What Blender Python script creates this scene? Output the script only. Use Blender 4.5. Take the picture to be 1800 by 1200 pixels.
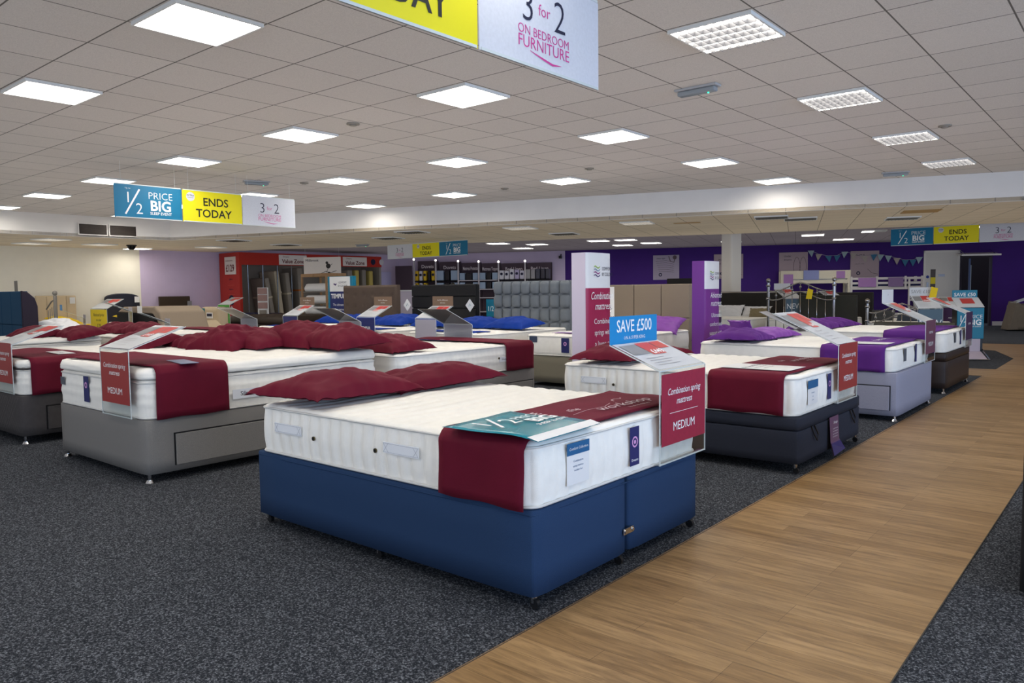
import bpy, math, random
from mathutils import Vector, Matrix, noise, Euler
sc = bpy.context.scene
for o in list(bpy.data.objects): bpy.data.objects.remove(o)
COL = sc.collection

# ------------------------------------------------------------------ camera, world, light, exposure
cd = bpy.data.cameras.new('camera'); cam = bpy.data.objects.new('camera', cd); COL.objects.link(cam)
cd.sensor_width = 36.0; cd.lens = 1340.0 / 1800 * 36; cd.clip_start = .05; cd.clip_end = 200
_r = Vector((0.76644774, 0.64217911, -0.01280064)); _u = Vector((-0.03329245, 0.0596215, 0.99766572)); _f = Vector((-0.64144328, 0.76423247, -0.06707648))
M = Matrix((( _r.x, _u.x, -_f.x, 0), (_r.y, _u.y, -_f.y, 0), (_r.z, _u.z, -_f.z, 1.27), (0, 0, 0, 1)))
cam.matrix_world = M
sc.camera = cam
w = bpy.data.worlds.new('world'); sc.world = w; w.use_nodes = True
w.node_tree.nodes['Background'].inputs[0].default_value = (0.84, 0.90, 1.0, 1)
w.node_tree.nodes['Background'].inputs[1].default_value = 0.62
sc.view_settings.view_transform = 'Standard'; sc.view_settings.look = 'None'
sc.view_settings.gamma = 1; sc.view_settings.exposure = 0.0; sc.view_settings.use_curve_mapping = False
def area(name, loc, rot, sx, sy, power, col):
    l = bpy.data.lights.new(name, 'AREA'); l.shape = 'RECTANGLE'; l.size = sx; l.size_y = sy; l.energy = power; l.color = col
    o = bpy.data.objects.new(name, l); COL.objects.link(o); o.location = loc; o.rotation_euler = rot; return o
# daylight coming in through the shop front on the right hand side and behind the camera
area('shopfront_daylight', (6.8, 3.0, 1.45), (0, math.radians(90), 0), 2.4, 9.0, 500, (0.42, 0.64, 1.0))
area('shopfront_daylight', (-2.0, -3.7, 1.5), (math.radians(90), 0, 0), 8.0, 2.4, 60, (0.45, 0.66, 1.0))
PANEL_EMIT = 17.0
sc.cycles.use_fast_gi = True; sc.cycles.fast_gi_method = 'ADD'; w.light_settings.ao_factor = 0.215; w.light_settings.distance = 1.6; sc.cycles.ao_bounces = 1; sc.cycles.ao_bounces_render = 1

# ------------------------------------------------------------------ materials
def lin(c):
    c = c / 255.0
    return c / 12.92 if c <= .04045 else ((c + .055) / 1.055) ** 2.4
def rgb(*c): return (lin(c[0]), lin(c[1]), lin(c[2]), 1)
MATS = {}
def mat(name, col, rough=.8, metal=0, nscale=0, namt=.12, bump=0, bscale=None, sheen=0, emit=0, spec=.5, coat=0):
    if name in MATS: return MATS[name]
    m = bpy.data.materials.new(name); m.use_nodes = True; N = m.node_tree.nodes; L = m.node_tree.links
    b = N['Principled BSDF']; c = rgb(*col)
    b.inputs['Base Color'].default_value = c; b.inputs['Roughness'].default_value = rough; b.inputs['Metallic'].default_value = metal
    b.inputs['Specular IOR Level'].default_value = spec
    if sheen: b.inputs['Sheen Weight'].default_value = sheen; b.inputs['Sheen Roughness'].default_value = .35; b.inputs['Sheen Tint'].default_value = (min(1,c[0]*3+.1), min(1,c[1]*3+.06), min(1,c[2]*3+.06), 1)
    if coat: b.inputs['Coat Weight'].default_value = coat
    if emit: b.inputs['Emission Color'].default_value = c; b.inputs['Emission Strength'].default_value = emit
    tc = N.new('ShaderNodeTexCoord')
    if nscale:
        n = N.new('ShaderNodeTexNoise'); n.inputs['Scale'].default_value = nscale; n.inputs['Detail'].default_value = 3; L.new(tc.outputs['Object'], n.inputs['Vector'])
        r = N.new('ShaderNodeMapRange'); r.inputs[1].default_value = .3; r.inputs[2].default_value = .7; r.inputs[3].default_value = 1 - namt; r.inputs[4].default_value = 1 + namt; L.new(n.outputs['Fac'], r.inputs[0])
        x = N.new('ShaderNodeMix'); x.data_type = 'RGBA'; x.blend_type = 'MULTIPLY'; x.inputs[0].default_value = 1; x.inputs[6].default_value = c
        L.new(r.outputs[0], x.inputs[7]); L.new(x.outputs[2], b.inputs['Base Color'])
    if bump:
        n2 = N.new('ShaderNodeTexNoise'); n2.inputs['Scale'].default_value = bscale or 200; n2.inputs['Detail'].default_value = 2; L.new(tc.outputs['Object'], n2.inputs['Vector'])
        bp = N.new('ShaderNodeBump'); bp.inputs['Strength'].default_value = bump; bp.inputs['Distance'].default_value = .004; L.new(n2.outputs['Fac'], bp.inputs['Height']); L.new(bp.outputs['Normal'], b.inputs['Normal'])
    MATS[name] = m; return m
def acrylic():
    m = bpy.data.materials.new('clear_acrylic'); m.use_nodes = True; N = m.node_tree.nodes; L = m.node_tree.links
    out = N['Material Output']; N.remove(N['Principled BSDF'])
    t = N.new('ShaderNodeBsdfTransparent'); t.inputs[0].default_value = (.93, .95, .95, 1)
    g = N.new('ShaderNodeBsdfGlossy'); g.inputs['Roughness'].default_value = .04
    fr = N.new('ShaderNodeLayerWeight'); fr.inputs[0].default_value = .5; pw = N.new('ShaderNodeMath'); pw.operation = 'POWER'; pw.inputs[1].default_value = 4; L.new(fr.outputs['Facing'], pw.inputs[0])
    md = N.new('ShaderNodeMath'); md.operation = 'MULTIPLY_ADD'; md.inputs[1].default_value = .6; md.inputs[2].default_value = .035; L.new(pw.outputs[0], md.inputs[0])
    mx = N.new('ShaderNodeMixShader'); L.new(md.outputs[0], mx.inputs[0]); L.new(t.outputs[0], mx.inputs[1]); L.new(g.outputs[0], mx.inputs[2]); L.new(mx.outputs[0], out.inputs[0])
    return m
ACR = acrylic()
ACE = mat('acrylic_edge', (205, 212, 212), .25)
WHITE = mat('printed_white', (226, 226, 226), .45)
def wood():
    m = bpy.data.materials.new('oak_plank_vinyl'); m.use_nodes = True; N = m.node_tree.nodes; L = m.node_tree.links; b = N['Principled BSDF']
    tc = N.new('ShaderNodeTexCoord')
    br = N.new('ShaderNodeTexBrick'); br.inputs['Scale'].default_value = 1; br.inputs['Brick Width'].default_value = 1.05; br.inputs['Row Height'].default_value = .10
    br.inputs['Mortar Size'].default_value = .0007; br.inputs['Bias'].default_value = 0; br.offset = .37; br.offset_frequency = 3
    br.inputs['Color1'].default_value = rgb(140, 109, 70); br.inputs['Color2'].default_value = rgb(163, 131, 90); br.inputs['Mortar'].default_value = rgb(84, 60, 36)
    L.new(tc.outputs['Object'], br.inputs['Vector'])
    mp = N.new('ShaderNodeMapping'); mp.inputs['Scale'].default_value = (2.2, 20, 1); L.new(tc.outputs['Object'], mp.inputs['Vector'])
    n = N.new('ShaderNodeTexNoise'); n.inputs['Scale'].default_value = 1.6; n.inputs['Detail'].default_value = 6; n.inputs['Roughness'].default_value = .65; n.inputs['Distortion'].default_value = .6; L.new(mp.outputs[0], n.inputs['Vector'])
    cr = N.new('ShaderNodeValToRGB'); cr.color_ramp.elements[0].position = .32; cr.color_ramp.elements[0].color = (.50, .46, .42, 1); cr.color_ramp.elements[1].position = .62; cr.color_ramp.elements[1].color = (1.1, 1.1, 1.1, 1); L.new(n.outputs['Fac'], cr.inputs[0])
    x = N.new('ShaderNodeMix'); x.data_type = 'RGBA'; x.blend_type = 'MULTIPLY'; x.inputs[0].default_value = .85; L.new(br.outputs['Color'], x.inputs[6]); L.new(cr.outputs[0], x.inputs[7]); L.new(x.outputs[2], b.inputs['Base Color'])
    b.inputs['Roughness'].default_value = .42; b.inputs['Specular IOR Level'].default_value = .35
    bp = N.new('ShaderNodeBump'); bp.inputs['Strength'].default_value = .15; bp.inputs['Distance'].default_value = .002; L.new(n.outputs['Fac'], bp.inputs['Height']); L.new(bp.outputs[0], b.inputs['Normal'])
    return m
def carpet():
    m = bpy.data.materials.new('speckled_carpet'); m.use_nodes = True; N = m.node_tree.nodes; L = m.node_tree.links; b = N['Principled BSDF']
    tc = N.new('ShaderNodeTexCoord')
    n = N.new('ShaderNodeTexNoise'); n.inputs['Scale'].default_value = 130; n.inputs['Detail'].default_value = 2; n.inputs['Roughness'].default_value = .7; L.new(tc.outputs['Object'], n.inputs['Vector'])
    cr = N.new('ShaderNodeValToRGB'); e = cr.color_ramp.elements; e[0].position = .36; e[0].color = rgb(30, 33, 38); e[1].position = .70; e[1].color = rgb(128, 131, 137)
    k = e.new(.52); k.color = rgb(56, 58, 63)
    L.new(n.outputs['Fac'], cr.inputs[0]); L.new(cr.outputs[0], b.inputs['Base Color'])
    b.inputs['Roughness'].default_value = .95; b.inputs['Specular IOR Level'].default_value = .05
    bp = N.new('ShaderNodeBump'); bp.inputs['Strength'].default_value = .5; bp.inputs['Distance'].default_value = .006; L.new(n.outputs['Fac'], bp.inputs['Height']); L.new(bp.outputs[0], b.inputs['Normal'])
    return m
def tiles(name, ox, oy, rot, base=(218, 210, 202), line=(112, 106, 100)):
    m = bpy.data.materials.new(name); m.use_nodes = True; N = m.node_tree.nodes; L = m.node_tree.links; b = N['Principled BSDF']
    tc = N.new('ShaderNodeTexCoord'); mp = N.new('ShaderNodeMapping'); mp.vector_type = 'TEXTURE'
    mp.inputs['Location'].default_value = (ox, oy, 0); mp.inputs['Rotation'].default_value = (0, 0, rot); L.new(tc.outputs['Object'], mp.inputs['Vector'])
    br = N.new('ShaderNodeTexBrick'); br.offset = 0; br.inputs['Scale'].default_value = 1; br.inputs['Brick Width'].default_value = .6004; br.inputs['Row Height'].default_value = .6004
    br.inputs['Mortar Size'].default_value = .006; br.inputs['Color1'].default_value = rgb(*base); br.inputs['Color2'].default_value = rgb(*[c - 5 for c in base]); br.inputs['Mortar'].default_value = rgb(*line); br.inputs['Mortar Smooth'].default_value = .2
    L.new(mp.outputs[0], br.inputs['Vector'])
    n = N.new('ShaderNodeTexNoise'); n.inputs['Scale'].default_value = 160; n.inputs['Detail'].default_value = 2; L.new(tc.outputs['Object'], n.inputs['Vector'])
    r = N.new('ShaderNodeMapRange'); r.inputs[1].default_value = .35; r.inputs[2].default_value = .65; r.inputs[3].default_value = .90; r.inputs[4].default_value = 1.04; L.new(n.outputs['Fac'], r.inputs[0])
    x = N.new('ShaderNodeMix'); x.data_type = 'RGBA'; x.blend_type = 'MULTIPLY'; x.inputs[0].default_value = 1; L.new(br.outputs['Color'], x.inputs[6]); L.new(r.outputs[0], x.inputs[7]); L.new(x.outputs[2], b.inputs['Base Color'])
    b.inputs['Roughness'].default_value = .9; b.inputs['Specular IOR Level'].default_value = .2
    return m

# ------------------------------------------------------------------ mesh helpers
class B:
    def __init__(s): s.v = []; s.f = []
    def add(s, vs, fs):
        o = len(s.v); s.v += [tuple(v) for v in vs]; s.f += [tuple(i + o for i in f) for f in fs]; return s
    def box(s, c, d, rz=0, rx=0, ry=0):
        e = Euler((rx, ry, rz)).to_matrix(); c = Vector(c)
        vs = [c + e @ Vector((x * d[0] / 2, y * d[1] / 2, z * d[2] / 2)) for x in (-1, 1) for y in (-1, 1) for z in (-1, 1)]
        return s.add(vs, [(0, 1, 3, 2), (4, 6, 7, 5), (0, 4, 5, 1), (2, 3, 7, 6), (0, 2, 6, 4), (1, 5, 7, 3)])
    def mm(s, x0, x1, y0, y1, z0, z1): return s.box(((x0 + x1) / 2, (y0 + y1) / 2, (z0 + z1) / 2), (x1 - x0, y1 - y0, z1 - z0))
    def cyl(s, a, b, r, r2=None, n=12):
        a = Vector(a); b = Vector(b); r2 = r if r2 is None else r2; d = (b - a).normalized(); q = d.to_track_quat('Z', 'Y')
        vs = []
        for p, rr in ((a, r), (b, r2)):
            vs += [p + q @ Vector((rr * math.cos(2 * math.pi * i / n), rr * math.sin(2 * math.pi * i / n), 0)) for i in range(n)]
        fs = [(i, (i + 1) % n, n + (i + 1) % n, n + i) for i in range(n)] + [tuple(range(n))[::-1], tuple(range(n, 2 * n))]
        return s.add(vs, fs)
    def tube(s, pts, r, n=8, closed=False):
        pts = [Vector(p) for p in pts]; m = len(pts); vs = []
        for i, p in enumerate(pts):
            a = pts[(i - 1) % m] if (closed or i) else p; b = pts[(i + 1) % m] if (closed or i < m - 1) else p
            d = (b - a).normalized(); side = d.cross(Vector((0, 0, 1)))
            if side.length < .05: side = d.cross(Vector((0, 1, 0)))
            side.normalize(); up = side.cross(d)
            vs += [p + r * (math.cos(2 * math.pi * k / n) * side + math.sin(2 * math.pi * k / n) * up) for k in range(n)]
        fs = []
        for i in range(m if closed else m - 1):
            j = (i + 1) % m
            fs += [(i * n + k, i * n + (k + 1) % n, j * n + (k + 1) % n, j * n + k) for k in range(n)]
        if not closed: fs += [tuple(range(n))[::-1], tuple(range((m - 1) * n, m * n))]
        return s.add(vs, fs)
    def ball(s, c, r, n=12, m=8, sz=1):
        vs = [Vector(c) + Vector((r * math.sin(math.pi * j / m) * math.cos(2 * math.pi * i / n), r * math.sin(math.pi * j / m) * math.sin(2 * math.pi * i / n), r * sz * math.cos(math.pi * j / m))) for j in range(m + 1) for i in range(n)]
        return s.add(vs, [(j * n + i, (j + 1) * n + i, (j + 1) * n + (i + 1) % n, j * n + (i + 1) % n) for j in range(m) for i in range(n)])
    def poly(s, pts, z0, z1):     # vertical prism from a ground outline
        n = len(pts); vs = [(x, y, z0) for x, y in pts] + [(x, y, z1) for x, y in pts]
        return s.add(vs, [tuple(range(n))[::-1], tuple(range(n, 2 * n))] + [(i, (i + 1) % n, n + (i + 1) % n, n + i) for i in range(n)])
    def ext(s, pts, o, u, v, t):  # extrude a 2D outline placed in plane (o,u,v) by vector t
        o, u, v, t = map(Vector, (o, u, v, t)); n = len(pts)
        vs = [o + u * a + v * b for a, b in pts] + [o + u * a + v * b + t for a, b in pts]
        return s.add(vs, [tuple(range(n))[::-1], tuple(range(n, 2 * n))] + [(i, (i + 1) % n, n + (i + 1) % n, n + i) for i in range(n)])
def obj(name, b, m, parent=None, smooth=False, bev=0, seg=2, loc=None, rz=None, solid=0):
    me = bpy.data.meshes.new(name); me.from_pydata(b.v, [], b.f); me.validate(); me.update()
    if smooth: me.polygons.foreach_set('use_smooth', [True] * len(me.polygons))
    if m: me.materials.append(m)
    o = bpy.data.objects.new(name, me); COL.objects.link(o)
    if parent: o.parent = parent
    if loc is not None: o.location = loc
    if rz is not None: o.rotation_euler = (0, 0, rz)
    if solid: k = o.modifiers.new('s', 'SOLIDIFY'); k.thickness = solid; k.offset = 0
    if bev: k = o.modifiers.new('b', 'BEVEL'); k.width = bev; k.segments = seg; k.limit_method = 'ANGLE'; k.harden_normals = False
    return o
def tag(o, label, cat, group=None):
    o['label'] = label; o['category'] = cat
    if group: o['group'] = group
    return o
def thing(name, label, cat, loc=(0, 0, 0), rz=0, group=None):
    o = bpy.data.objects.new(name, None); COL.objects.link(o); o.empty_display_size = .05; o.location = loc; o.rotation_euler = (0, 0, rz)
    return tag(o, label, cat, group)
def struct(name, b, m, **k):
    o = obj(name, b, m, **k); o['kind'] = 'structure'; return o
def copy_tree(o, parent=None):
    c = o.copy(); COL.objects.link(c); c.parent = parent
    for ch in list(o.children): copy_tree(ch, c)
    return c
_tx = []
def text(parent, lines, m, o, r, u, name='lettering', n=None, extrude=.0006):
    """lines: (string, size, x, y, weight, shear, align); joined into one mesh in the plane at o with right r and up u"""
    r = Vector(r).normalized(); u = Vector(u).normalized(); nn = r.cross(u); out = None
    for L in lines:
        b = B()
        s, size, x, y = L[:4]; wgt = L[4] if len(L) > 4 else 0; sh = L[5] if len(L) > 5 else 0; al = L[6] if len(L) > 6 else 'CENTER'; sx = L[7] if len(L) > 7 else 1
        c = bpy.data.curves.new('t', 'FONT'); c.body = s; c.size = size; c.offset = wgt * size; c.shear = sh; c.align_x = al; c.resolution_u = 3 if size > .04 else 1
        t = bpy.data.objects.new('t', c); COL.objects.link(t); bpy.context.view_layer.update()
        me = bpy.data.meshes.new_from_object(t.evaluated_get(bpy.context.evaluated_depsgraph_get()))
        b.add([Vector(o) + r * (x + v.co.x * sx) + u * (y + v.co.y) + nn * extrude for v in me.vertices], [tuple(p.vertices) for p in me.polygons])
        bpy.data.objects.remove(t); bpy.data.curves.remove(c); bpy.data.meshes.remove(me)
        out = obj(name, b, m, parent)
    return out
def stroke(pts, wd, o, r, u, lift=.001, b=None):
    """flat brush stroke along 2D pts"""
    r = Vector(r).normalized(); u = Vector(u).normalized(); nn = r.cross(u); b = b or B(); vs = []; m = len(pts)
    for i, p in enumerate(pts):
        a = pts[max(0, i - 1)]; c = pts[min(m - 1, i + 1)]; d = Vector((c[0] - a[0], c[1] - a[1])).normalized()
        ww = wd[i] if isinstance(wd, (list, tuple)) else wd
        for sg in (-1, 1): vs.append(Vector(o) + r * (p[0] - d.y * sg * ww / 2) + u * (p[1] + d.x * sg * ww / 2) + nn * lift)
    return b.add(vs, [(2 * i, 2 * i + 2, 2 * i + 3, 2 * i + 1) for i in range(m - 1)])
def disc(c, r, o, ru, uu, lift=.001, n=20, b=None, inner=0):
    ru = Vector(ru).normalized(); uu = Vector(uu).normalized(); nn = ru.cross(uu); b = b or B()
    P = lambda q, a: Vector(o) + ru * (c[0] + q * math.cos(a)) + uu * (c[1] + q * math.sin(a)) + nn * lift
    A = [2 * math.pi * i / n for i in range(n)]
    if not inner: return b.add([P(r, a) for a in A], [tuple(range(n))])
    return b.add([P(r, a) for a in A] + [P(inner, a) for a in A], [(i, (i + 1) % n, n + (i + 1) % n, n + i) for i in range(n)])
def rect(x0, x1, y0, y1, o, ru, uu, lift=.001, b=None):
    ru = Vector(ru).normalized(); uu = Vector(uu).normalized(); nn = ru.cross(uu); b = b or B()
    return b.add([Vector(o) + ru * x + uu * y + nn * lift for x, y in ((x0, y0), (x1, y0), (x1, y1), (x0, y1))], [(0, 1, 2, 3)])

def clampcorner(x, y, L, W, r):
    cx = L / 2 - r; cy = W / 2 - r; ax = abs(x) - cx; ay = abs(y) - cy
    if ax > 0 and ay > 0:
        m = max(ax, ay); l = math.hypot(ax, ay)
        if l > 0: ax *= m / l; ay *= m / l
        return math.copysign(cx + ax, x), math.copysign(cy + ay, y)
    return x, y
def slab(L, W, H, r, nx=40, ny=30, m=8, er=.02, bulge=0, top=None, side=None, wav=0, seed=0):
    """rounded slab centred at origin, z 0..H. top(x,y)->dz ; side(s,z01,P)->inset ; returns builder and top outline"""
    xs = [-L / 2 + L * i / nx for i in range(nx + 1)]; ys = [-W / 2 + W * j / ny for j in range(ny + 1)]
    # finer spacing at the rim
    xs = sorted(set([-L / 2 + er * k for k in (0, .3, 1)] + [L / 2 - er * k for k in (0, .3, 1)] + [x for x in xs if abs(x) < L / 2 - er * 1.3]))
    ys = sorted(set([-W / 2 + er * k for k in (0, .3, 1)] + [W / 2 - er * k for k in (0, .3, 1)] + [y for y in ys if abs(y) < W / 2 - er * 1.3]))
    b = B(); n1 = len(xs); n2 = len(ys)
    rim = [(i, 0) for i in range(n1)] + [(n1 - 1, j) for j in range(1, n2)] + [(i, n2 - 1) for i in range(n1 - 2, -1, -1)] + [(0, j) for j in range(n2 - 2, 0, -1)]
    P2 = {}
    for i, x in enumerate(xs):
        for j, y in enumerate(ys): P2[i, j] = clampcorner(x, y, L, W, r)
    def grid(zf):
        o = len(b.v)
        for i, x in enumerate(xs):
            for j, y in enumerate(ys):
                px, py = P2[i, j]; b.v.append((px, py, zf(x, y, px, py)))
        return o
    def edge(x, y):
        d = min(L / 2 - abs(x), W / 2 - abs(y)); t = min(1, max(0, d / er)); return er * .8 * (1 - math.sqrt(max(0, 1 - (1 - t) ** 2)))
    o = grid(lambda x, y, px, py: H - edge(x, y) + ((top(px, py) if top else 0) * min(1, max(0, min(L / 2 - abs(x), W / 2 - abs(y)) / .05))))
    b.f += [(o + i * n2 + j, o + (i + 1) * n2 + j, o + (i + 1) * n2 + j + 1, o + i * n2 + j + 1) for i in range(n1 - 1) for j in range(n2 - 1)]
    o2 = grid(lambda x, y, px, py: 0)
    b.f += [(o2 + i * n2 + j, o2 + i * n2 + j + 1, o2 + (i + 1) * n2 + j + 1, o2 + (i + 1) * n2 + j) for i in range(n1 - 1) for j in range(n2 - 1)]
    N = len(rim); pts = [Vector(P2[k]) for k in rim]; nor = []; S = [0]
    for k in range(N):
        d = pts[(k + 1) % N] - pts[k - 1]; nor.append(Vector((d.y, -d.x)).normalized()); S.append(S[-1] + (pts[(k + 1) % N] - pts[k]).length)
    rows = [[o2 + i * n2 + j for i, j in rim]]
    zt = H - er * .8
    for q in range(1, m):
        t = q / m; o3 = len(b.v)
        for k in range(N):
            off = bulge * math.sin(math.pi * t) + (side(S[k], t, S[N]) if side else 0)
            p = pts[k] + nor[k] * off; b.v.append((p.x, p.y, zt * t))
        rows.append(list(range(o3, o3 + N)))
    rows.append([o + i * n2 + j for i, j in rim])
    for a, c in zip(rows, rows[1:]):
        b.f += [(a[k], a[(k + 1) % N], c[(k + 1) % N], c[k]) for k in range(N)]
    return b, pts, nor, S, zt
# ------------------------------------------------------------------ furniture builders
# every bed part uses the same frame: origin at the middle of the bed foot on the floor, +X points out of the foot, the head lies towards -X
TICK = mat('mattress_ticking', (238, 235, 228), .85, nscale=18, namt=.025, bump=.25, bscale=350, spec=.2)
TICKG = mat('mattress_border_grey', (190, 194, 200), .85, bump=.25, bscale=350, spec=.2)
PIPE = mat('mattress_piping', (208, 206, 202), .7)
CHROME = mat('chrome', (200, 200, 202), .12, 1)
BLACKP = mat('black_plastic', (18, 18, 20), .4)
LABEL_NAVY = mat('label_navy', (34, 38, 96), .5)
LABEL_BLUE = mat('label_teal_blue', (30, 92, 140), .5)
INK = mat('ink_navy', (28, 30, 58), .6)
INKW = mat('ink_white', (238, 238, 238), .6)
PINKI = mat('ink_pink', (200, 60, 140), .6)
VEL = mat('maroon_velvet', (94, 14, 36), .75, nscale=5, namt=.10, sheen=.22, bump=.2, bscale=300, spec=.2)
VELP = mat('purple_velvet', (88, 38, 118), .75, nscale=5, namt=.10, sheen=.22, bump=.2, bscale=300, spec=.2)
VELB = mat('royal_blue_cotton', (8, 52, 140), .7, nscale=6, namt=.08, sheen=.2, spec=.2)
PILW = mat('white_cotton', (222, 222, 224), .85)
YEL = mat('yellow_cotton', (236, 200, 20), .8)
def shift(b, dx, dy=0, dz=0): b.v = [(x + dx, y + dy, z + dz) for x, y, z in b.v]; return b
def castor(par, x, y, h, style='wheel'):
    b = B()
    if style == 'wheel':
        c = obj('castor', b.cyl((x, y, h + .004), (x, y, h - .012), .016), CHROME, par)
        f = B(); f.box((x + .004, y, h - .022), (.012, .030, .022)); obj('fork', f, CHROME, c)
        q = B(); q.cyl((x + .008, y - .010, .0205), (x + .008, y + .010, .0205), .020, n=16); obj('wheel', q, BLACKP, c, smooth=False)
    else:
        c = obj('glide', b.cyl((x, y, h + .004), (x, y, .02), .012).cyl((x, y, .02), (x, y, .0), .018, .028, n=16), CHROME, par)
def divan(name, label, loc, rz, L, W, z0, z1, m, kind='plain', feet='wheel', drawers=(), r=.05, lid=0, group=None, front_y=None):
    t = thing('divan_base', label, 'bed base', (loc[0], loc[1], 0), rz, group)
    H = z1 - z0
    if kind == 'halves':
        for sg in (-1, 1):
            b, *_ = slab(L, W / 2 - .002, H, r * .9, nx=10, ny=8, m=3, er=.012)
            obj('base_half', shift(b, -L / 2, sg * (W / 4 + .001), z0), m, t, smooth=True)
        k = B(); k.mm(.001, .007, -.05, .035, z0 + .085, z0 + .115); lb = obj('link_bar', k, CHROME, t, bev=.002)
        k = B(); k.cyl((.006, -.04, z0 + .1), (.012, -.04, z0 + .1), .008).cyl((.006, .025, z0 + .1), (.012, .025, z0 + .1), .008); obj('bolt', k, CHROME, lb)
        b, pts, nor, S, zt = slab(L, W, H, r, 6, 6, 2, .012)
        q = B(); q.tube([(p.x - L / 2, p.y, z0 + H - .02) for p in [a + n_ * .001 for a, n_ in zip(pts, nor)]], .003, 5, True); obj('piping', q, m, t)
    else:
        hh = H - lid
        b, pts, nor, S, zt = slab(L, W, hh - (.006 if lid else 0), r, nx=14, ny=12, m=4, er=.012)
        obj('base_body', shift(b, -L / 2, 0, z0), m, t, smooth=True)
        if lid:
            b, *_ = slab(L, W, lid, r, nx=14, ny=12, m=2, er=.015); obj('lid', shift(b, -L / 2, 0, z0 + hh), m, t, smooth=True)
    for (side, a, c, y0, y1) in drawers:      # side +1/-1: long side; a..c along X ; y0..y1 heights
        k = B(); yy = side * W / 2
        k.mm(a, c, min(yy, yy + side * .012), max(yy, yy + side * .012), y0, y1); dr = obj('drawer', k, m, t, bev=.004)
        q = B(); s2 = side * .0015 + yy
        for (xa, xb, za, zb) in ((a - .01, a - .002, y0, y1 + .01), (c + .002, c + .01, y0, y1 + .01), (a - .01, c + .01, y1 + .002, y1 + .01)):
            q.mm(xa, xb, min(s2, s2 + side * .004), max(s2, s2 + side * .004), za, zb)
        obj('drawer_gap_shade', q, BLACKP, dr)  # black strips stand in for the shade inside the drawer gap
    ys = (-W / 2 + .045, W / 2 - .045); xs = (-.035, -L / 2, -L + .05)
    if feet:
        for x in xs:
            for y in ys + ((-.04,) if kind == 'halves' and x == xs[0] else ()): castor(t, x, y, z0, feet)
    return t
def mattress(name, label, loc, rz, L, W, H, style='rib', topper=0, m=None, group=None, seed=1, hi=True, r=.09, bm=None):
    m = m or TICK; t = thing(name, label, 'mattress', loc, rz, group)
    nv = lambda x, y, s: noise.noise(Vector((x * s, y * s, seed)))
    if style == 'rib':
        top = lambda x, y: -.009 * abs(math.cos(math.pi * (x + .03 * math.sin(y * 4)) / .105)) ** 4 + .006 * nv(x, y, 5)
        side = lambda s, t_, S: -.011 * abs(math.cos(math.pi * s / .085)) ** 4 + .0015 * nv(s, t_, 8)
    elif style == 'tuft':
        top = lambda x, y: -.012 * (abs(math.cos(math.pi * x / .17)) ** 4 * abs(math.cos(math.pi * y / .17)) ** 4) + .008 * nv(x, y, 5)
        side = lambda s, t_, S: -.007 * abs(math.cos(math.pi * t_ * 3.5)) ** 6 - .003 * abs(math.cos(math.pi * s / .06)) ** 6 + .003 * nv(s, t_ * 3, 7)
    else:
        top = lambda x, y: -.006 * abs(math.cos(math.pi * x / .2)) ** 6 + .006 * nv(x, y, 4)
        side = lambda s, t_, S: -.003 * abs(math.cos(math.pi * s / .03)) ** 2
    nx, ny, mm_ = ((200 if style == 'rib' else 130), (80 if style == 'rib' else 30), 12) if hi else (30, 20, 5)
    b, pts, nor, S, zt = slab(L, W, H, r, nx, ny if style == 'rib' or not hi else 44, mm_, .03, .012, top, side)
    if not topper: obj('body', shift(b, -L / 2), m, t, smooth=True)
    else: obj('body', shift(b, -L / 2), bm or m, t, smooth=True)
    q = B(); q.tube([(p.x + n_.x * .003 - L / 2, p.y + n_.y * .003, zt + .003 + .002 * nv(p.x, p.y, 6)) for p, n_ in zip(pts, nor)], .0055, 6, True)
    q.tube([(p.x + n_.x * .003 - L / 2, p.y + n_.y * .003, .007) for p, n_ in zip(pts, nor)], .0065, 6, True)
    obj('piping', q, PIPE, t, smooth=True)
    if topper:
        tp = lambda x, y: -.014 * (abs(math.cos(math.pi * x / .2)) ** 3 * abs(math.cos(math.pi * y / .2)) ** 3) + .012 * nv(x, y, 4)
        b, pts, nor, S, zt = slab(L + .01, W + .01, topper, r, 60, 40, 6, .035, .006, tp, lambda s, t_, S: .008 * nv(s, t_, 3))
        tt = obj('pillow_top', shift(b, -L / 2, 0, H + .004), m, t, smooth=True)
    return t
def side_label(par, name, x0, x1, z0, z1, m, W=None, face='foot', txt=None, tm=None, lift=.016):
    """small stitched label on the foot face (y range given) or on a long side"""
    b = B()
    if face == 'foot': b.box((lift, (x0 + x1) / 2, (z0 + z1) / 2), (.002, x1 - x0, z1 - z0)); o, r = (lift + .0012, (x0 + x1) / 2, (z0 + z1) / 2), (0, 1, 0)
    else:
        s = 1 if face == '+' else -1; b.box(((x0 + x1) / 2, s * (W / 2 + lift), (z0 + z1) / 2), (x1 - x0, .002, z1 - z0)); o, r = ((x0 + x1) / 2, s * (W / 2 + lift + .0012), (z0 + z1) / 2), (-s, 0, 0)
    k = obj(name, b, m, par)
    if txt: text(k, txt, tm or INKW, o, r, (0, 0, 1))
    return k, o, r
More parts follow.
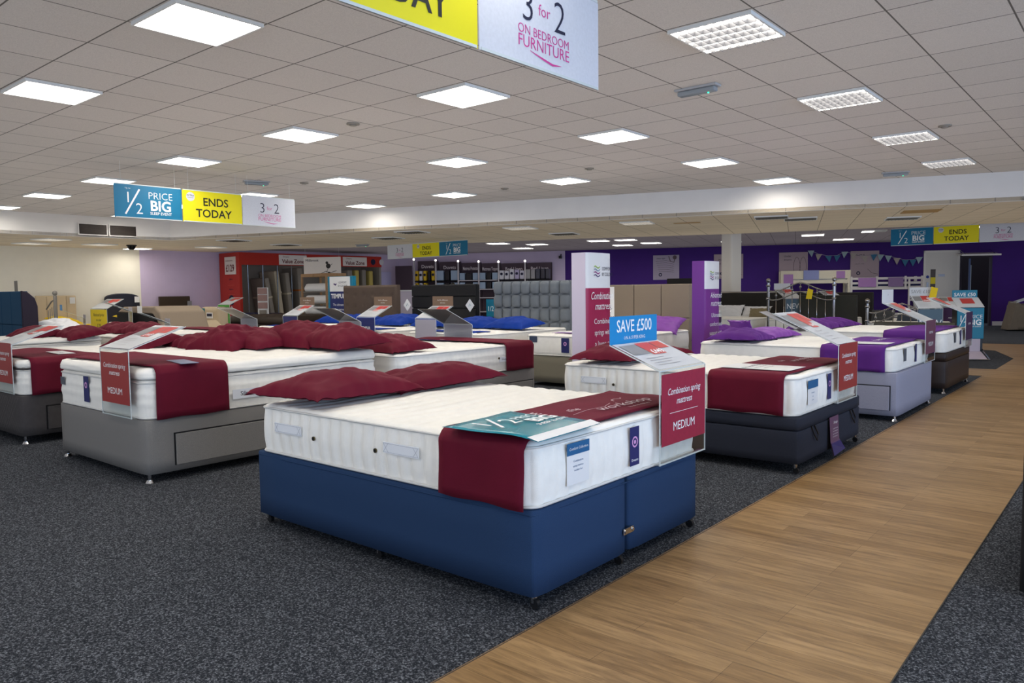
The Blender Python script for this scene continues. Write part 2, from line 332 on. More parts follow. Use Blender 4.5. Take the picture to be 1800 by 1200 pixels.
def handle(par, x, z, W, s=-1):
    y = s * (W / 2 + .016); b = B(); r = (1 if s < 0 else -1, 0, 0)
    b.tube([(x - .11, y, z), (x - .08, y + s * .012, z), (x + .08, y + s * .012, z), (x + .11, y, z)], .003, 4)
    b = B(); b.mm(x - .12, x + .12, min(y, y + s * .003), max(y, y + s * .003), z - .026, z + .026); h = obj('handle', b, mat('handle_webbing', (226, 228, 232), .7), par, bev=.001)
    q = B()
    for xa in (-.1, .1): stroke([(xa - .018, -.022), (xa + .018, .022)], .002, (x, y + s * .003, z), r, (0, 0, 1), .001, q); stroke([(xa - .018, .022), (xa + .018, -.022)], .002, (x, y + s * .003, z), r, (0, 0, 1), .001, q)
    for za in (-.02, .02): stroke([(-.115, za), (.115, za)], .0015, (x, y + s * .003, z), r, (0, 0, 1), .001, q)
    obj('stitching', q, mat('stitch_grey', (176, 180, 188), .8), h)
def vent(par, x, z, W, s=-1):
    y = s * (W / 2 + .012); b = B(); b.cyl((x, y, z), (x, y + s * .006, z), .011, n=14); v = obj('air_vent', b, mat('brass_eyelet', (120, 108, 80), .3, 1), par)
    b = B(); b.cyl((x, y + s * .006, z), (x, y + s * .0068, z), .006, n=10); obj('vent_hole', b, BLACKP, v)
def pillow(label, loc, rz, m=VEL, a=.37, c=.25, T=.085, tilt=(0, 0), seed=0, group=None, name='pillow', cat='pillow'):
    b = B(); nx, ny = 44, 30; top = []
    for sgn in (1, -1):
        for i in range(nx + 1):
            for j in range(ny + 1):
                u = -1 + 2 * i / nx; v = -1 + 2 * j / ny
                x = a * u * (.90 + .10 * v ** 4); y = c * v * (.86 + .14 * u ** 4)
                e = max(0, (1 - u * u) * (1 - v * v)) ** .42
                crease = noise.noise(Vector((u * 2.2 + seed * 7, v * 2.6, seed))) * .17 + noise.noise(Vector((u * 4 - v * 3 + seed, v * 5 + u * 2, seed * 3 + 1))) * .05
                rid = abs(noise.noise(Vector((u * 3 + v * 1.5 + seed * 5, v * 1.2 - u, seed + 9)))) * .13
                z = .010 + 1.30 * T * e * (1 + crease - rid) if sgn > 0 else .006 - .004 * e
                z += .016 * (abs(u) ** 6 + abs(v) ** 6) * abs(noise.noise(Vector((u * 3, v * 3, seed + 5))))
                x += .012 * noise.noise(Vector((u * 2, v * 5, seed + 2))); y += .012 * noise.noise(Vector((u * 5, v * 2, seed + 4)))
                b.v.append((x, y, z))
    K = (nx + 1) * (ny + 1); g = lambda i, j, k: k * K + i * (ny + 1) + j
    for i in range(nx):
        for j in range(ny):
            b.f.append((g(i, j, 0), g(i + 1, j, 0), g(i + 1, j + 1, 0), g(i, j + 1, 0))); b.f.append((g(i, j, 1), g(i, j + 1, 1), g(i + 1, j + 1, 1), g(i + 1, j, 1)))
    o = obj(name, b, m, smooth=True); o.location = loc; o.rotation_euler = (tilt[0], tilt[1], rz)
    return tag(o, label, cat, group)
def runner(label, loc, rz, x0, x1, W, top, drop, m=VEL, seed=0, drops=(1, 1), group=None, slant=0, cat='bed runner', yfrom=None, yto=None):
    """cloth laid across the mattress; top = height of mattress top, drop = lowest edge height; both in the frame above loc"""
    hw = W / 2 + .026; path = []; R = .055
    def down(s, dd):
        pts = [(s * hw, drop + (top - drop) * k / 7 * .999) for k in range(int(7 * 1))] if dd else []
        pts = [p for p in pts if p[1] < top - R]
        arc = [(s * (hw - R + R * math.cos(a)), top + .012 - R + R * math.sin(a)) for a in [math.pi / 2 * k / 6 for k in range(7)]] if dd else []
        return pts + arc
    A = down(-1, drops[0]); C = down(1, drops[1])[::-1]
    ya = -hw + R if drops[0] else (yfrom if yfrom is not None else -hw + R); yb = hw - R if drops[1] else (yto if yto is not None else hw - R)
    mid = [(ya + (yb - ya) * k / 22, top + .012) for k in range(1, 22)]
    if not drops[0]: mid = [(ya, top + .012)] + mid
    if not drops[1]: mid = mid + [(yb, top + .012)]
    path = A + mid + C; n = 12; b = B()
    for k, (y, z) in enumerate(path):
        for i in range(n + 1):
            x = x0 + (x1 - x0) * i / n + slant * y
            onside = z < top - .02; q = noise.noise(Vector((x * 7 + seed, y * 4 + z * 5, seed)))
            edge = .008 * noise.noise(Vector((y * 3 + z * 3, seed, i // n))) * (1 if i in (0, n) else 0)
            dz = 0 if onside else .004 * q; dy = (math.copysign(.007 * (q + .5), y)) if onside else 0
            if k in (0, len(path) - 1): dz += .004 * math.sin(x * 20)
            b.v.append((x + edge, y + dy, z + dz))
    for k in range(len(path) - 1):
        for i in range(n): b.f.append((k * (n + 1) + i, k * (n + 1) + i + 1, (k + 1) * (n + 1) + i + 1, (k + 1) * (n + 1) + i))
    o = obj('bed_runner', b, m, smooth=True, solid=.006); o.location = loc; o.rotation_euler = (0, 0, rz)
    return tag(o, label, cat, group)
RED = mat('price_red', (196, 62, 58), .45); GREYP = mat('photo_grey', (132, 132, 134), .45); CARDM = mat('card_burgundy', (150, 36, 62), .4, nscale=40, namt=.06)
CARDR = mat('card_rust_red', (150, 50, 48), .4); TEAL = mat('sale_teal', (12, 118, 148), .4); CYAN = mat('save_cyan', (20, 134, 196), .4); NEWG = mat('card_slate_blue', (84, 106, 122), .5)
TEMPN = mat('card_tempur_navy', (34, 44, 104), .45); TAUPE = mat('header_taupe', (120, 98, 80), .6); AUB = mat('card_aubergine', (62, 34, 76), .5); YELC = mat('card_yellow', (224, 196, 24), .5)
def stand(label, loc, rz, w=.47, h=.45, card=CARDM, lines=None, header=None, htext=None, back=False, slope=(.33, .13), group=None, ticket=True, cz=(.09, .44), hm=None, tm=None, hh=.145, plain=False, hdiv=True):
    """clear acrylic point of sale stand tucked under the foot of a mattress; loc = where its foot meets the base"""
    t = thing('price_stand', label, 'sign', loc, rz, group)
    b = B(); T = .003
    b.mm(0, T, -w / 2, w / 2, 0, h)
    sx, sz = slope
    b.add([(0, -w / 2, h), (0, w / 2, h), (-sx, w / 2, h + sz), (-sx, -w / 2, h + sz), (0, -w / 2, h + T), (0, w / 2, h + T), (-sx, w / 2, h + sz + T), (-sx, -w / 2, h + sz + T)], [(3, 2, 1, 0), (4, 5, 6, 7), (0, 1, 5, 4), (2, 3, 7, 6), (1, 2, 6, 5), (3, 0, 4, 7)])
    b.mm(-.03, 0, -w / 2, w / 2, 0, T)
    obj('acrylic_panel', b, ACR, t)
    e = B()
    for s in (-1, 1):
        e.box((T / 2, s * w / 2, h / 2), (.005, .004, h)); e.add([(0, s * w / 2 - .002, h), (0, s * w / 2 + .002, h), (-sx, s * w / 2 + .002, h + sz), (-sx, s * w / 2 - .002, h + sz), (0, s * w / 2 - .002, h + .006), (0, s * w / 2 + .002, h + .006), (-sx, s * w / 2 + .002, h + sz + .006), (-sx, s * w / 2 - .002, h + sz + .006)], [(0, 1, 2, 3), (4, 7, 6, 5), (0, 4, 5, 1), (2, 6, 7, 3), (1, 5, 6, 2), (3, 7, 4, 0)])
    e.box((0, 0, h + .003), (.006, w, .006)); e.box((-.001, 0, .003), (.006, w, .006))
    obj('acrylic_edge', e, ACE, t)
    c = B(); c.mm(.004, .0055, -w / 2 + .012, w / 2 - .006, cz[0], cz[1]); cc = obj('card', c, card, t)
    if lines: text(cc, lines, tm or INKW, (.006, 0, 0), (0, 1, 0), (0, 0, 1))
    # leaflet on the slope
    nn = Vector((sz, 0, sx)).normalized(); ru = Vector((0, 1, 0)); uu = Vector((-sx, 0, sz)).normalized(); o = Vector((0, 0, h)) + nn * .007; Ls = math.hypot(sx, sz)
    lf = obj('leaflet', rect(-w / 2 + .012, w / 2 - .012, .012, Ls - .006, o, ru, uu, .0), mat('leaflet_pale', (205, 208, 212), .25) if not plain else mat('leaflet_taupe', (128, 118, 112), .35), t, solid=.0015)
    if not plain:
        b = rect(-w / 2 + .03, -w * .12, Ls * .55, Ls * .9, o, ru, uu, .003); obj('photo_print', b, GREYP, lf)
        b = rect(-w * .1, w * .18, Ls * .5, Ls * .93, o, ru, uu, .003); rect(w * .2, w * .42, Ls * .68, Ls * .93, o, ru, uu, .003, b); obj('price_block', b, RED, lf)
        if ticket:
            text(lf, [('£449', .058, w * .06, Ls * .53, .02)], INKW, o, ru, uu, extrude=.004)
            b = B()
            for k in range(4): stroke([(-w * .36, Ls * (.16 + .08 * k)), (w * (.1 - .1 * (k % 2)), Ls * (.16 + .08 * k))], .004, o, ru, uu, .003, b)
            obj('small_print', b, GREYP, lf)
    if header:
        b = B(); b.box((-sx - .002, 0, h + sz + hh / 2), (.004, w * .98, hh)); hd = obj('header_card', b, header, t, bev=.001)
        if htext: text(hd, htext, hm or INKW, (-sx + .0006, 0, h + sz), (0, 1, 0), (0, 0, 1))
    return t
def swoosh(par, pts, wd, m, o, r, u, name='emblem', lift=.001): return obj(name, stroke(pts, wd, o, r, u, lift), m, par)
def banner(label, o, r, mats, kinds, W=.88, H=.43, gap=.01, group=None):
    """row of printed banner panels hanging from the ceiling; o lower left corner, r direction of reading"""
    r = Vector(r).normalized(); u = Vector((0, 0, 1)); nn = r.cross(u); out = []
    for k, kind in enumerate(kinds):
        base = Vector(o) + r * k * (W + gap)
        t = thing('hanging_banner', label[k], 'banner', base + r * W / 2, math.atan2(r.y, r.x), group)
        m = {'half': BT, 'ends': BY, 'three': BWH}[kind]
        b = B(); b.box((0, 0, H / 2), (W, .004, H)); p = obj('panel', b, m, t)
        b = B(); b.box((0, -.001, .006), (W * .98, .010, .012)); b.box((0, 0, H + .006), (W * .98, .010, .012)); obj('edge_bar', b, ACE, t)
        b = B()
        zc = (2.96 if base.z > 2.2 and base.y < 8 else (2.52 if base.y < 15 else 2.63)) - base.z
        for s in (-.4, .4): b.cyl((W * s, 0, H + .01), (W * s, 0, zc), .0015, n=5)
        obj('hanging_cord', b, ACE, t)
        F = (0, -.003, 0); R_ = (1, 0, 0); U_ = (0, 0, 1); s = H / .43
        if kind == 'half':
            text(p, [('1', .2 * s, -.27 * s, .2 * s, -.006), ('2', .2 * s, -.13 * s, .06 * s, -.006), ('PRICE', .13 * s, .155 * s, .265 * s, -.012), ('BIG', .185 * s, .155 * s, .115 * s, .028), ('SLEEP EVENT', .052 * s, .155 * s, .06 * s, .012, 0, 'CENTER', .98), ('Up to', .03 * s, -.27 * s, .375 * s, 0)], INKW, F, R_, U_)
            obj('fraction_bar', stroke([(-.31 * s, .05 * s), (-.12 * s, .38 * s)], .022 * s, F, R_, U_), INKW, p)
        elif kind == 'ends':
            text(p, [('ENDS', .155 * s, .04 * s, .235 * s, .016), ('TODAY', .155 * s, .01 * s, .075 * s, .016)], INK if False else mat('ink_black', (30, 30, 26), .6), F, R_, U_)
            bd = obj('badge', disc((-.33 * s, .345 * s), .062 * s, F, R_, U_), BWH, p); text(bd, [('EXTRA', .034 * s, -.33 * s, .35 * s, .01), ('SAVINGS', .022 * s, -.33 * s, .325 * s, 0)], INK, F, R_, U_, extrude=.002)
        else:
            text(p, [('3', .21 * s, -.12 * s, .2 * s, -.012), ('2', .21 * s, .12 * s, .2 * s, -.012)], INK, F, R_, U_)
            text(p, [('for', .075 * s, 0, .245 * s, -.004), ('ON BEDROOM', .058 * s, 0, .14 * s, -.004), ('FURNITURE', .075 * s, 0, .082 * s, -.002)], PINKI, F, R_, U_, 'pink_lettering')
            obj('swoosh', stroke([(-.11 * s, .072 * s), (-.02 * s, .055 * s), (.06 * s, .042 * s), (.13 * s, .05 * s)], [.002, .009 * s, .011 * s, .002], F, R_, U_), PINKI, p)
        out.append(t)
    return out
BT = mat('banner_teal', (16, 112, 150), .45); BY = mat('banner_yellow', (232, 220, 20), .45); BWH = mat('banner_white', (206, 208, 216), .4, nscale=60, namt=.04)
# ------------------------------------------------------------------ setting
CEIL = tiles('ceiling_tiles', -4.919, 4.5955, 0); CEIL2 = tiles('low_ceiling_tiles', -6.4, 12.1, math.radians(19.5), (226, 210, 184), (136, 124, 106)); CEIL3 = tiles('far_ceiling_tiles_dimmed', -6.4, 17.9, math.radians(19.5), (164, 154, 158), (96, 88, 90))  # far tiles get a darker base that carries the dimmer light there
WOOD = wood(); CARP = carpet()
fl = B(); fl.mm(-21.9, 9, -4, 33, -.12, -.004); struct('floor', fl, CARP)
c = B(); c.poly([(-1.75, -4), (-.60, -4), (-.60, 17), (9, 19.5), (9, 16.2), (9, 24), (-.9, 18.4), (-2.02, 19.12), (-2.6, 19.6), (-2.85, 17.6), (-1.77, 15.39), (-1.75, 13.3), (-2.3, 13.2), (-6, 13.0), (-6, 12.15), (-1.77, 12.28)][:4] + [(9, 24), (3, 21.8), (-1.2, 19.35), (-2.02, 19.12), (-2.9, 19.0), (-3.2, 17.6), (-2.26, 17.07), (-1.77, 15.39), (-1.75, 13.3), (-2.3, 13.25), (-6.5, 13.1), (-6.5, 12.2), (-1.77, 12.28)], -.003, 0); struct('floor', c, WOOD)
c = B(); c.mm(-1.753, -1.749, -4, 12.28, -.003, .001); c.mm(-.602, -.598, -4, 17, -.003, .001); struct('trim_1', c, mat('floor_edge_strip', (58, 52, 46), .6))
ZU, ZL, ZB = 2.96, 2.52, 2.63
c = B(); c.poly([(-17.35, -4), (9, -4), (9, 17.36), (-1.5, 13.84), (-17.37, 8.5)], ZU, ZU + .05); struct('ceiling', c, CEIL)
c = B(); c.poly([(-21.6, -4), (-17.35, -4), (-17.37, 8.5), (-1.5, 13.84), (9, 17.36), (9, 22.6), (-4.45, 18.03), (-7.57, 17.14), (-11.15, 15.54), (-16.73, 13.83), (-19.24, 12.38), (-21.6, 11.9)], ZL, ZL + .06); struct('ceiling', c, CEIL2)
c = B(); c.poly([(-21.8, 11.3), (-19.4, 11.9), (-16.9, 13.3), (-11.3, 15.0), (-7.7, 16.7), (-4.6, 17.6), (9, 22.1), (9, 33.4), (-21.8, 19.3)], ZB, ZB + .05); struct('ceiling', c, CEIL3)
BULK = mat('bulkhead_paint', (228, 224, 220), .8, nscale=3, namt=.02); CREAM = mat('cream_wall_paint', (234, 228, 212), .85, nscale=4, namt=.02)
LILAC = mat('lilac_wall_paint', (196, 180, 206), .85, nscale=4, namt=.02); PURP = mat('purple_wall_paint', (60, 28, 110), .8, nscale=4, namt=.04)
c = B(); c.poly([(-17.37, 8.5), (-1.5, 13.84), (9, 17.36), (9, 17.46), (-1.53, 13.94), (-17.45, 8.58), (-17.45, -4), (-17.35, -4)], ZL - .002, ZU + .04); struct('wall_bulkhead', c, BULK)
BASE = math.atan(.457); bx = Vector((math.cos(BASE), math.sin(BASE), 0)); bn = Vector((bx.y, -bx.x, 0)); BO = Vector((-3.69, 27.4, 0))
def bw(x, off=0):       # point on the back wall with world x
    p = BO + bx * ((x + 3.69) / bx.x) + bn * off; return p
def bxy(x, off=0): p = bw(x, off); return (p.x, p.y)
def wallseg(x0, x1, z0, z1, m, name='wall_back', th=.12, off=0):
    c = B(); c.poly([bxy(x0, off), bxy(x1, off), bxy(x1, off - th), bxy(x0, off - th)], z0, z1); return struct(name, c, m)
wallseg(-21.7, -15.85, 0, 2.75, LILAC)
wallseg(-15.85, -4.56, 0, 2.75, PURP); wallseg(-4.56, -3.77, 2.12, 2.75, PURP); wallseg(-3.77, 9, 0, 2.75, PURP)
wallseg(-4.9, -3.4, -.0, 2.6, mat('store_wall_shade', (26, 22, 26), .9), 'wall_storeroom', .05, -1.6)  # near-black colour stands in for the unlit depth behind the doorway
c = B(); c.mm(-21.75, -21.6, -4, 9.68, 0, 2.6); struct('wall_left', c, CREAM)
c = B(); c.mm(-21.75, -21.6, 9.68, 19.3, 0, 2.75); struct('wall_left', c, LILAC)
c = B(); c.poly([bxy(-3.74, .02), bxy(6, .02), bxy(6, 0), bxy(-3.74, 0)], 0, .13); struct('baseboard_back', c, mat('skirting_white', (200, 196, 200), .5))
c = B(); c.mm(-21.6, -21.58, -4, 19, 0, .12); struct('baseboard_left', c, MATS['skirting_white'])
# door in the back wall
Dt = BASE
FR = mat('door_frame_white', (214, 210, 204), .5); DOORM = mat('door_leaf_white', (204, 200, 194), .5)
def onwall(x, z=0, off=0): p = bw(x, off); return (p.x, p.y, z)
d = B(); d.mm(0, .06, -.03, 0, 0, 2.33); d.mm(.95, 1.01, -.03, 0, 0, 2.33); d.mm(0, 1.01, -.03, 0, 2.27, 2.33)
fr = struct('door_1', d, FR); fr.location = onwall(-5.5, 0, .002); fr.rotation_euler = (0, 0, BASE)
d = B(); d.mm(.06, .95, -.022, -.002, 0, 2.27); obj('door_leaf', d, DOORM, fr)
d = B(); d.mm(.20, .34, -.028, -.02, .45, 1.75); vp = obj('vision_panel', d, mat('door_glass_brown', (58, 46, 40), .15), fr)
d = B(); d.mm(.20, .34, -.031, -.029, 1.3, 1.5); nt = obj('notice', d, mat('notice_yellow', (224, 206, 40), .5), fr)
d = B(); d.mm(.09, .15, -.03, -.02, 1.0, 1.35); obj('push_plate', d, mat('steel_plate', (150, 150, 156), .3, 1), fr)
obj('round_sign', disc((.12, 1.52), .045, (0, -.023, 0), (1, 0, 0), (0, 0, 1)), mat('sign_blue', (40, 60, 140), .5), fr)
d = B(); d.mm(.42, .6, -.025, -.02, 1.52, 1.6); obj('name_plate', d, mat('steel_plate', (150, 150, 156), .3, 1), fr)
# dark opening beside it with a blue door standing open
d = B(); d.mm(0, .05, -.03, .1, 0, 2.16); d.mm(.82, .87, -.03, .1, 0, 2.16); d.mm(0, .87, -.03, .1, 2.11, 2.16)
fr2 = struct('door_2', d, mat('dark_frame', (54, 48, 58), .6)); fr2.location = onwall(-4.57, 0, .002); fr2.rotation_euler = (0, 0, BASE)
d = B(); d.box((.16, -.36, 1.02), (.045, .72, 2.04), rz=-.25); obj('door_leaf', d, mat('door_blue', (60, 74, 110), .5), fr2)
d = B(); d.box((.175, -.37, 1.35), (.06, .30, 1.0), rz=-.25); obj('vision_panel', d, mat('pale_glass', (140, 150, 162), .2), fr2)
# white flap fixture over the opening
t = thing('wall_canopy', 'white folding shutter arm above the dark doorway beside the white door', 'canopy', onwall(-4.3, 2.12, .35), BASE)
b = B(); b.box((.1, 0, .06), (1.05, .55, .03), rx=.15); obj('flap', b, FR, t); b = B(); b.box((.1, -.27, .03), (1.05, .03, .05)); b.cyl((-.3, -.2, .05), (-.3, .33, .2), .012); b.cyl((.5, -.2, .05), (.5, .33, .2), .012); obj('arm', b, CHROME, t)
# round-cornered white column
c = B(); pts = [(math.copysign(.13, x) + .05 * math.cos(a), math.copysign(.13, y) + .05 * math.sin(a)) for x, y, a0 in ((1, 1, 0), (-1, 1, 90), (-1, -1, 180), (1, -1, 270)) for a in [math.radians(a0 + k * 22.5) for k in range(5)]]
c.poly(pts, 0, ZB + .01); o = struct('wall_column', c, mat('column_white', (226, 220, 210), .6), smooth=False); o.location = (-8.02, 18.05, 0); o.rotation_euler = (0, 0, math.radians(-20))

# ------------------------------------------------------------------ ceiling lights
EM = mat('light_diffuser', (255, 250, 240), .6, emit=PANEL_EMIT); LF = mat('light_frame', (225, 225, 222), .4); LV = mat('louvre_blade', (235, 235, 235), .25, spec=.8)
LVD = mat('louvre_blade_darkened', (80, 80, 84), .4)  # same blades, coloured darker for the nearest row to carry the cells' shade
DIM = mat('unlit_diffuser', (120, 112, 98), .35, spec=.8); DIML = mat('unlit_louvre', (150, 142, 126), .25, .6)
def clight(label, x, y, z, rz=0, on=True, group=None, blade=.016, half=False, em=None, lv=None):
    t = thing('ceiling_light', label, 'ceiling light', (x, y, z), rz, group); s = .285
    b = B(); a = s - .014
    for (x0, x1, y0, y1) in ((-s, s, -s, -a), (-s, s, a, s), (-s, -a, -a, a), (a, s, -a, a)): b.mm(x0, x1, y0, y1, -.024, -.001)
    obj('frame', b, LF, t)
    b = B(); b.mm(-a, a, -a, a, -.006, -.002)
    if half: b = B(); b.mm(-a, 0, -a, a, -.006, -.002)
    obj('diffuser', b, (em or EM) if on else DIM, t)
    if half: b = B(); b.mm(0, a, -a, a, -.006, -.002); obj('dark_half', b, DIM, t)
    b = B()
    for k in range(1, 5): q = -a + 2 * a * k / 5; b.mm(-a, a, q - .0015, q + .0015, -.008 - blade, -.007)
    for k in range(1, 9): q = -a + 2 * a * k / 9; b.mm(q - .0015, q + .0015, -a, a, -.008 - blade, -.007)
    obj('louvre', b, lv or (LV if on else DIML), t)
    return t
OX, OY = -4.619, 4.8955; ordn = ['first from the front', 'second from the front', 'third from the front', 'fourth from the front', 'fifth from the front']
rows = {1: 'row nearest the walkway', 0: 'second row from the walkway', -1: 'third row from the walkway', -2: 'fourth row from the walkway', -3: 'fifth row from the walkway', -4: 'sixth row from the walkway', -5: 'row furthest from the walkway'}
for i in range(1, -6, -1):
    n = 0
    for j in range(-1, 4):
        x = OX + i * 2.4016; y = OY + j * 2.4016
        if y > 13.84 + .336 * (x + 1.5) - .35 or (i, j) in ((1, -1), (-2, -1), (-3, -1), (-4, -1), (-5, -1)): continue
        clight(f'lit square ceiling light, {ordn[n]} in the {rows[i]}', x, y, ZU, 0, True, 'lit square lights in the high ceiling', .03 if i == 1 else .01, lv=LVD if i == 1 else None); n += 1
for i, j in ((1, -1), (2, -1), (0, -2), (2, 0), (1, -2)):   # just outside the frame overhead but lighting the foreground
    clight('lit square ceiling light overhead out of frame at the store front', OX + i * 2.4016, OY + j * 2.4016, ZU, 0, True, 'lit square lights overhead at the front', .01)
r19 = math.radians(19.5)
low = [(-11.92, 11.0, 0, 'unlit louvred light just behind the bulkhead above the grey and black headboards'), (-9.76, 11.94, 1, 'half lit louvred light just behind the bulkhead above the bed linen shelves'), (-7.53, 12.71, 1, 'dimly lit louvred light just behind the bulkhead above the white display pillar'),
       (-13.6, 11.8, 0, 'unlit louvred light above the red stand and hung bird poster'), (-16.46, 9.57, 0, 'unlit louvred light behind the teal banner end of the bulkhead'), (-19.2, 10.49, 1, 'dim louvred light beside the red price panel'), (-17.15, 11.42, 0, 'unlit louvred light above the red fascia'),
       (-18.57, 6.43, 1, 'dim louvred light under the left bulkhead vents'), (-19.73, 7.9, 1, 'dim louvred light above the arched black headboard'), (-20.22, 6.57, 1, 'dim louvred light above the cream headboard'), (-10.1, 13.9, 0, 'unlit louvred light second behind the bulkhead above the teal hanging banner')]
clight('lit square light against the corner of the cream and lilac walls', -20.85, 9.3, ZL, 0, True, None, .006)
WEAK2 = mat('dim_diffuser', (255, 240, 212), .6, emit=.9)
WEAK = mat('weak_diffuser', (255, 236, 200), .6, emit=.55)
for x, y, on, lb in low: clight(lb, x, y, ZL, r19, bool(on), 'louvred lights in the low ceiling', .02, em=WEAK2 if x < -18 else WEAK)
for x, y, lb in ((-5.27, 13.55, 'upper of the two unlit wide louvres right of the white column'), (-5.0, 14.25, 'lower of the two unlit wide louvres right of the white column')): clight(lb, x, y, ZL, r19, False, 'louvred lights in the low ceiling', .02)
clight('unlit louvred light above the right teal banner', -3.6, 15.6, ZL, r19, False, 'louvred lights in the low ceiling', .02)
b = B(); b.box((-3.06, 14.5, ZL - .004), (.57, .57, .006), rz=r19); tag(obj('ceiling_vent', b, mat('vent_ochre', (176, 142, 92), .7)), 'ochre coloured flat vent tile in the low ceiling near the right bulkhead', 'vent')
b = B(); b.box((-6.9, 13.5, ZL - .004), (.5, .16, .006), rz=r19); tag(obj('ceiling_vent', b, MATS['vent_ochre']), 'narrow ochre vent strip behind the bulkhead near the white column', 'vent')
backl = [(-14.48, 16.69, 'nearest lit panel above the Bed Linen shelves'), (-14.0, 17.9, 'second lit panel above the Bed Linen shelves'), (-15.6, 19.2, 'furthest lit panel above the bed linen shelves near the lilac wall'), (-11.88, 17.96, 'lit panel left above the white display pillar'), (-11.2, 18.3, 'lit panel right above the white display pillar'), (-11.44, 20.11, 'lit panel above the purple wall between the two display pillars'), (-12.6, 20.4, 'lit panel close to the purple wall behind the white pillar'), (-9.6, 21.6, 'lit panel just left of the white column'), (-6.9, 20.6, 'lit panel right of the white column above the oatmeal wall poster'), (-6.9, 23.2, 'small lit panel close to the purple wall above the bunting')]
for x, y, lb in backl: clight(lb, x, y, ZB, r19, True, 'lit panels in the far ceiling', .006)
clight('half lit panel left of the far teal banner', -5.35, 20.4, ZB, r19, True, 'lit panels in the far ceiling', .006, half=True)
clight('bright panel above the far white three for two banner', -3.0, 20.9, ZB, r19, True, 'lit panels in the far ceiling', .006)
# emergency fittings, smoke heads, camera dome, vents
def emerg(label, loc, rz=0, s=1):
    t = thing('emergency_light', label, 'emergency light', loc, rz)
    b = B(); b.mm(-.19 * s, .19 * s, -.055, .055, -.02, 0); obj('backplate', b, mat('fitting_grey', (176, 176, 178), .4), t, bev=.004)
    b = B(); b.mm(-.17 * s, .17 * s, -.04, .04, -.06, -.02); obj('lens', b, mat('fitting_lens', (150, 156, 160), .12), t, bev=.012)
    b = B(); b.ball((.1, 0, -.062), .008); obj('indicator', b, mat('green_led', (60, 230, 170), .4, emit=2), t)
emerg('grey emergency bulkhead light on the ceiling between the bright right hand lights', (-3.0, 6.05, ZU), .0)
emerg('small emergency light on the ceiling above the white three for two banner on the left', (-10.4, 6.45, ZU), 1.2)
emerg('emergency light with green indicator at the right bulkhead top', (-3.0, 12.55, ZU), .33)
emerg('emergency light with green indicator by the left bulkhead corner', (-15.4, 6.9, ZU), 1.4)
emerg('emergency light under the low ceiling above the red fascia', (-15.9, 12.9, ZL), .33)
for k, (x, y, lb) in enumerate(((-6.2, 4.95, 'round smoke detector plate in the ceiling left of the big white banner'), (-6.1, 9.0, 'round detector plate in the ceiling between the bright lights near the bulkhead'), (-10.05, 7.05, 'round brown stained detector plate in the ceiling above the left white banner'), (-8.3, 9.75, 'round brown detector plate in the ceiling near the middle of the bulkhead'), (-1.75, 9.3, 'round detector plate in the ceiling at the far right'))):
    b = B(); b.cyl((0, 0, 0), (0, 0, -.014), .065, n=20); b.cyl((0, 0, -.014), (0, 0, -.026), .035, n=16); o = obj('smoke_detector', b, mat('detector_grey', (150, 142, 130), .6)); o.location = (x, y, ZU); tag(o, lb, 'smoke detector')
b = B(); b.cyl((0, 0, 0), (0, 0, -.03), .12, n=18); b.ball((0, 0, -.03), .1, 14, 8); o = obj('security_camera', b, mat('dome_black', (14, 14, 16), .15)); o.location = (-19.6, 8.6, ZL); tag(o, 'black dome security camera under the low ceiling in front of the cream wall', 'camera')
t = thing('security_camera', 'small security camera on the lilac wall above the bed linen shelves', 'camera', onwall(-15.98, 2.4, .12), BASE); b = B(); b.box((0, 0, 0), (.08, .2, .09)); obj('housing', b, BLACKP, t); b = B(); b.cyl((0, .0, 0), (0, .12, .1), .02); obj('bracket', b, BLACKP, t)
for y0, lb in ((5.9, 'left'), (6.52, 'right')):
    t = thing('wall_vent', f'dark {lb} louvred air vent in the bulkhead below the left teal banner', 'vent', (-17.33, y0 + .62, 2.66), 0)
    b = B(); b.mm(0, .012, 0, .59, -.11, .14); obj('frame', b, BULK, t); b = B()
    b.mm(.012, .016, .02, .57, -.09, .12); obj('backing', b, mat('vent_brown', (48, 40, 36), .6), t)
    b = B(); [b.mm(.014, .024, .02, .57, -.085 + .022 * k, -.079 + .022 * k) for k in range(10)]; obj('slats', b, mat('vent_slat', (62, 52, 46), .6), t)

# ------------------------------------------------------------------ banners
banner(['yellow ENDS TODAY banner cut by the top of the photo, hanging nearest the camera', 'large white 3 for 2 bedroom furniture banner hanging nearest the camera'], (-2.2, 1.52, 2.28), (0, 1, 0), None, ['ends', 'three'], .90, .43)
banner(['teal half price banner hanging at upper left over the beds', 'yellow ENDS TODAY banner in the middle of the upper left row', 'white 3 for 2 banner at the right end of the upper left row'], (-10, 4.2, 2.25), (0, 1, 0), None, ['half', 'ends', 'three'], .87, .42, .012)
banner(['teal half price banner hanging far right above the purple wall', 'yellow ENDS TODAY banner hanging above the white door', 'white 3 for 2 banner at the far right edge'], (-4.76, 19.6, 2.19), (1, 0, 0), None, ['half', 'ends', 'three'], .89, .39, .01)
banner(['grey-white 3 for 2 banner hanging in front of the bedding shelves', 'yellow ENDS TODAY banner hanging in front of the duvet shelves', 'teal half price banner hanging in front of the bedding shelves'], (-15.03, 13.0, 2.10), (1, 0, 0), None, ['three', 'ends', 'half'], .93, .34, .01)
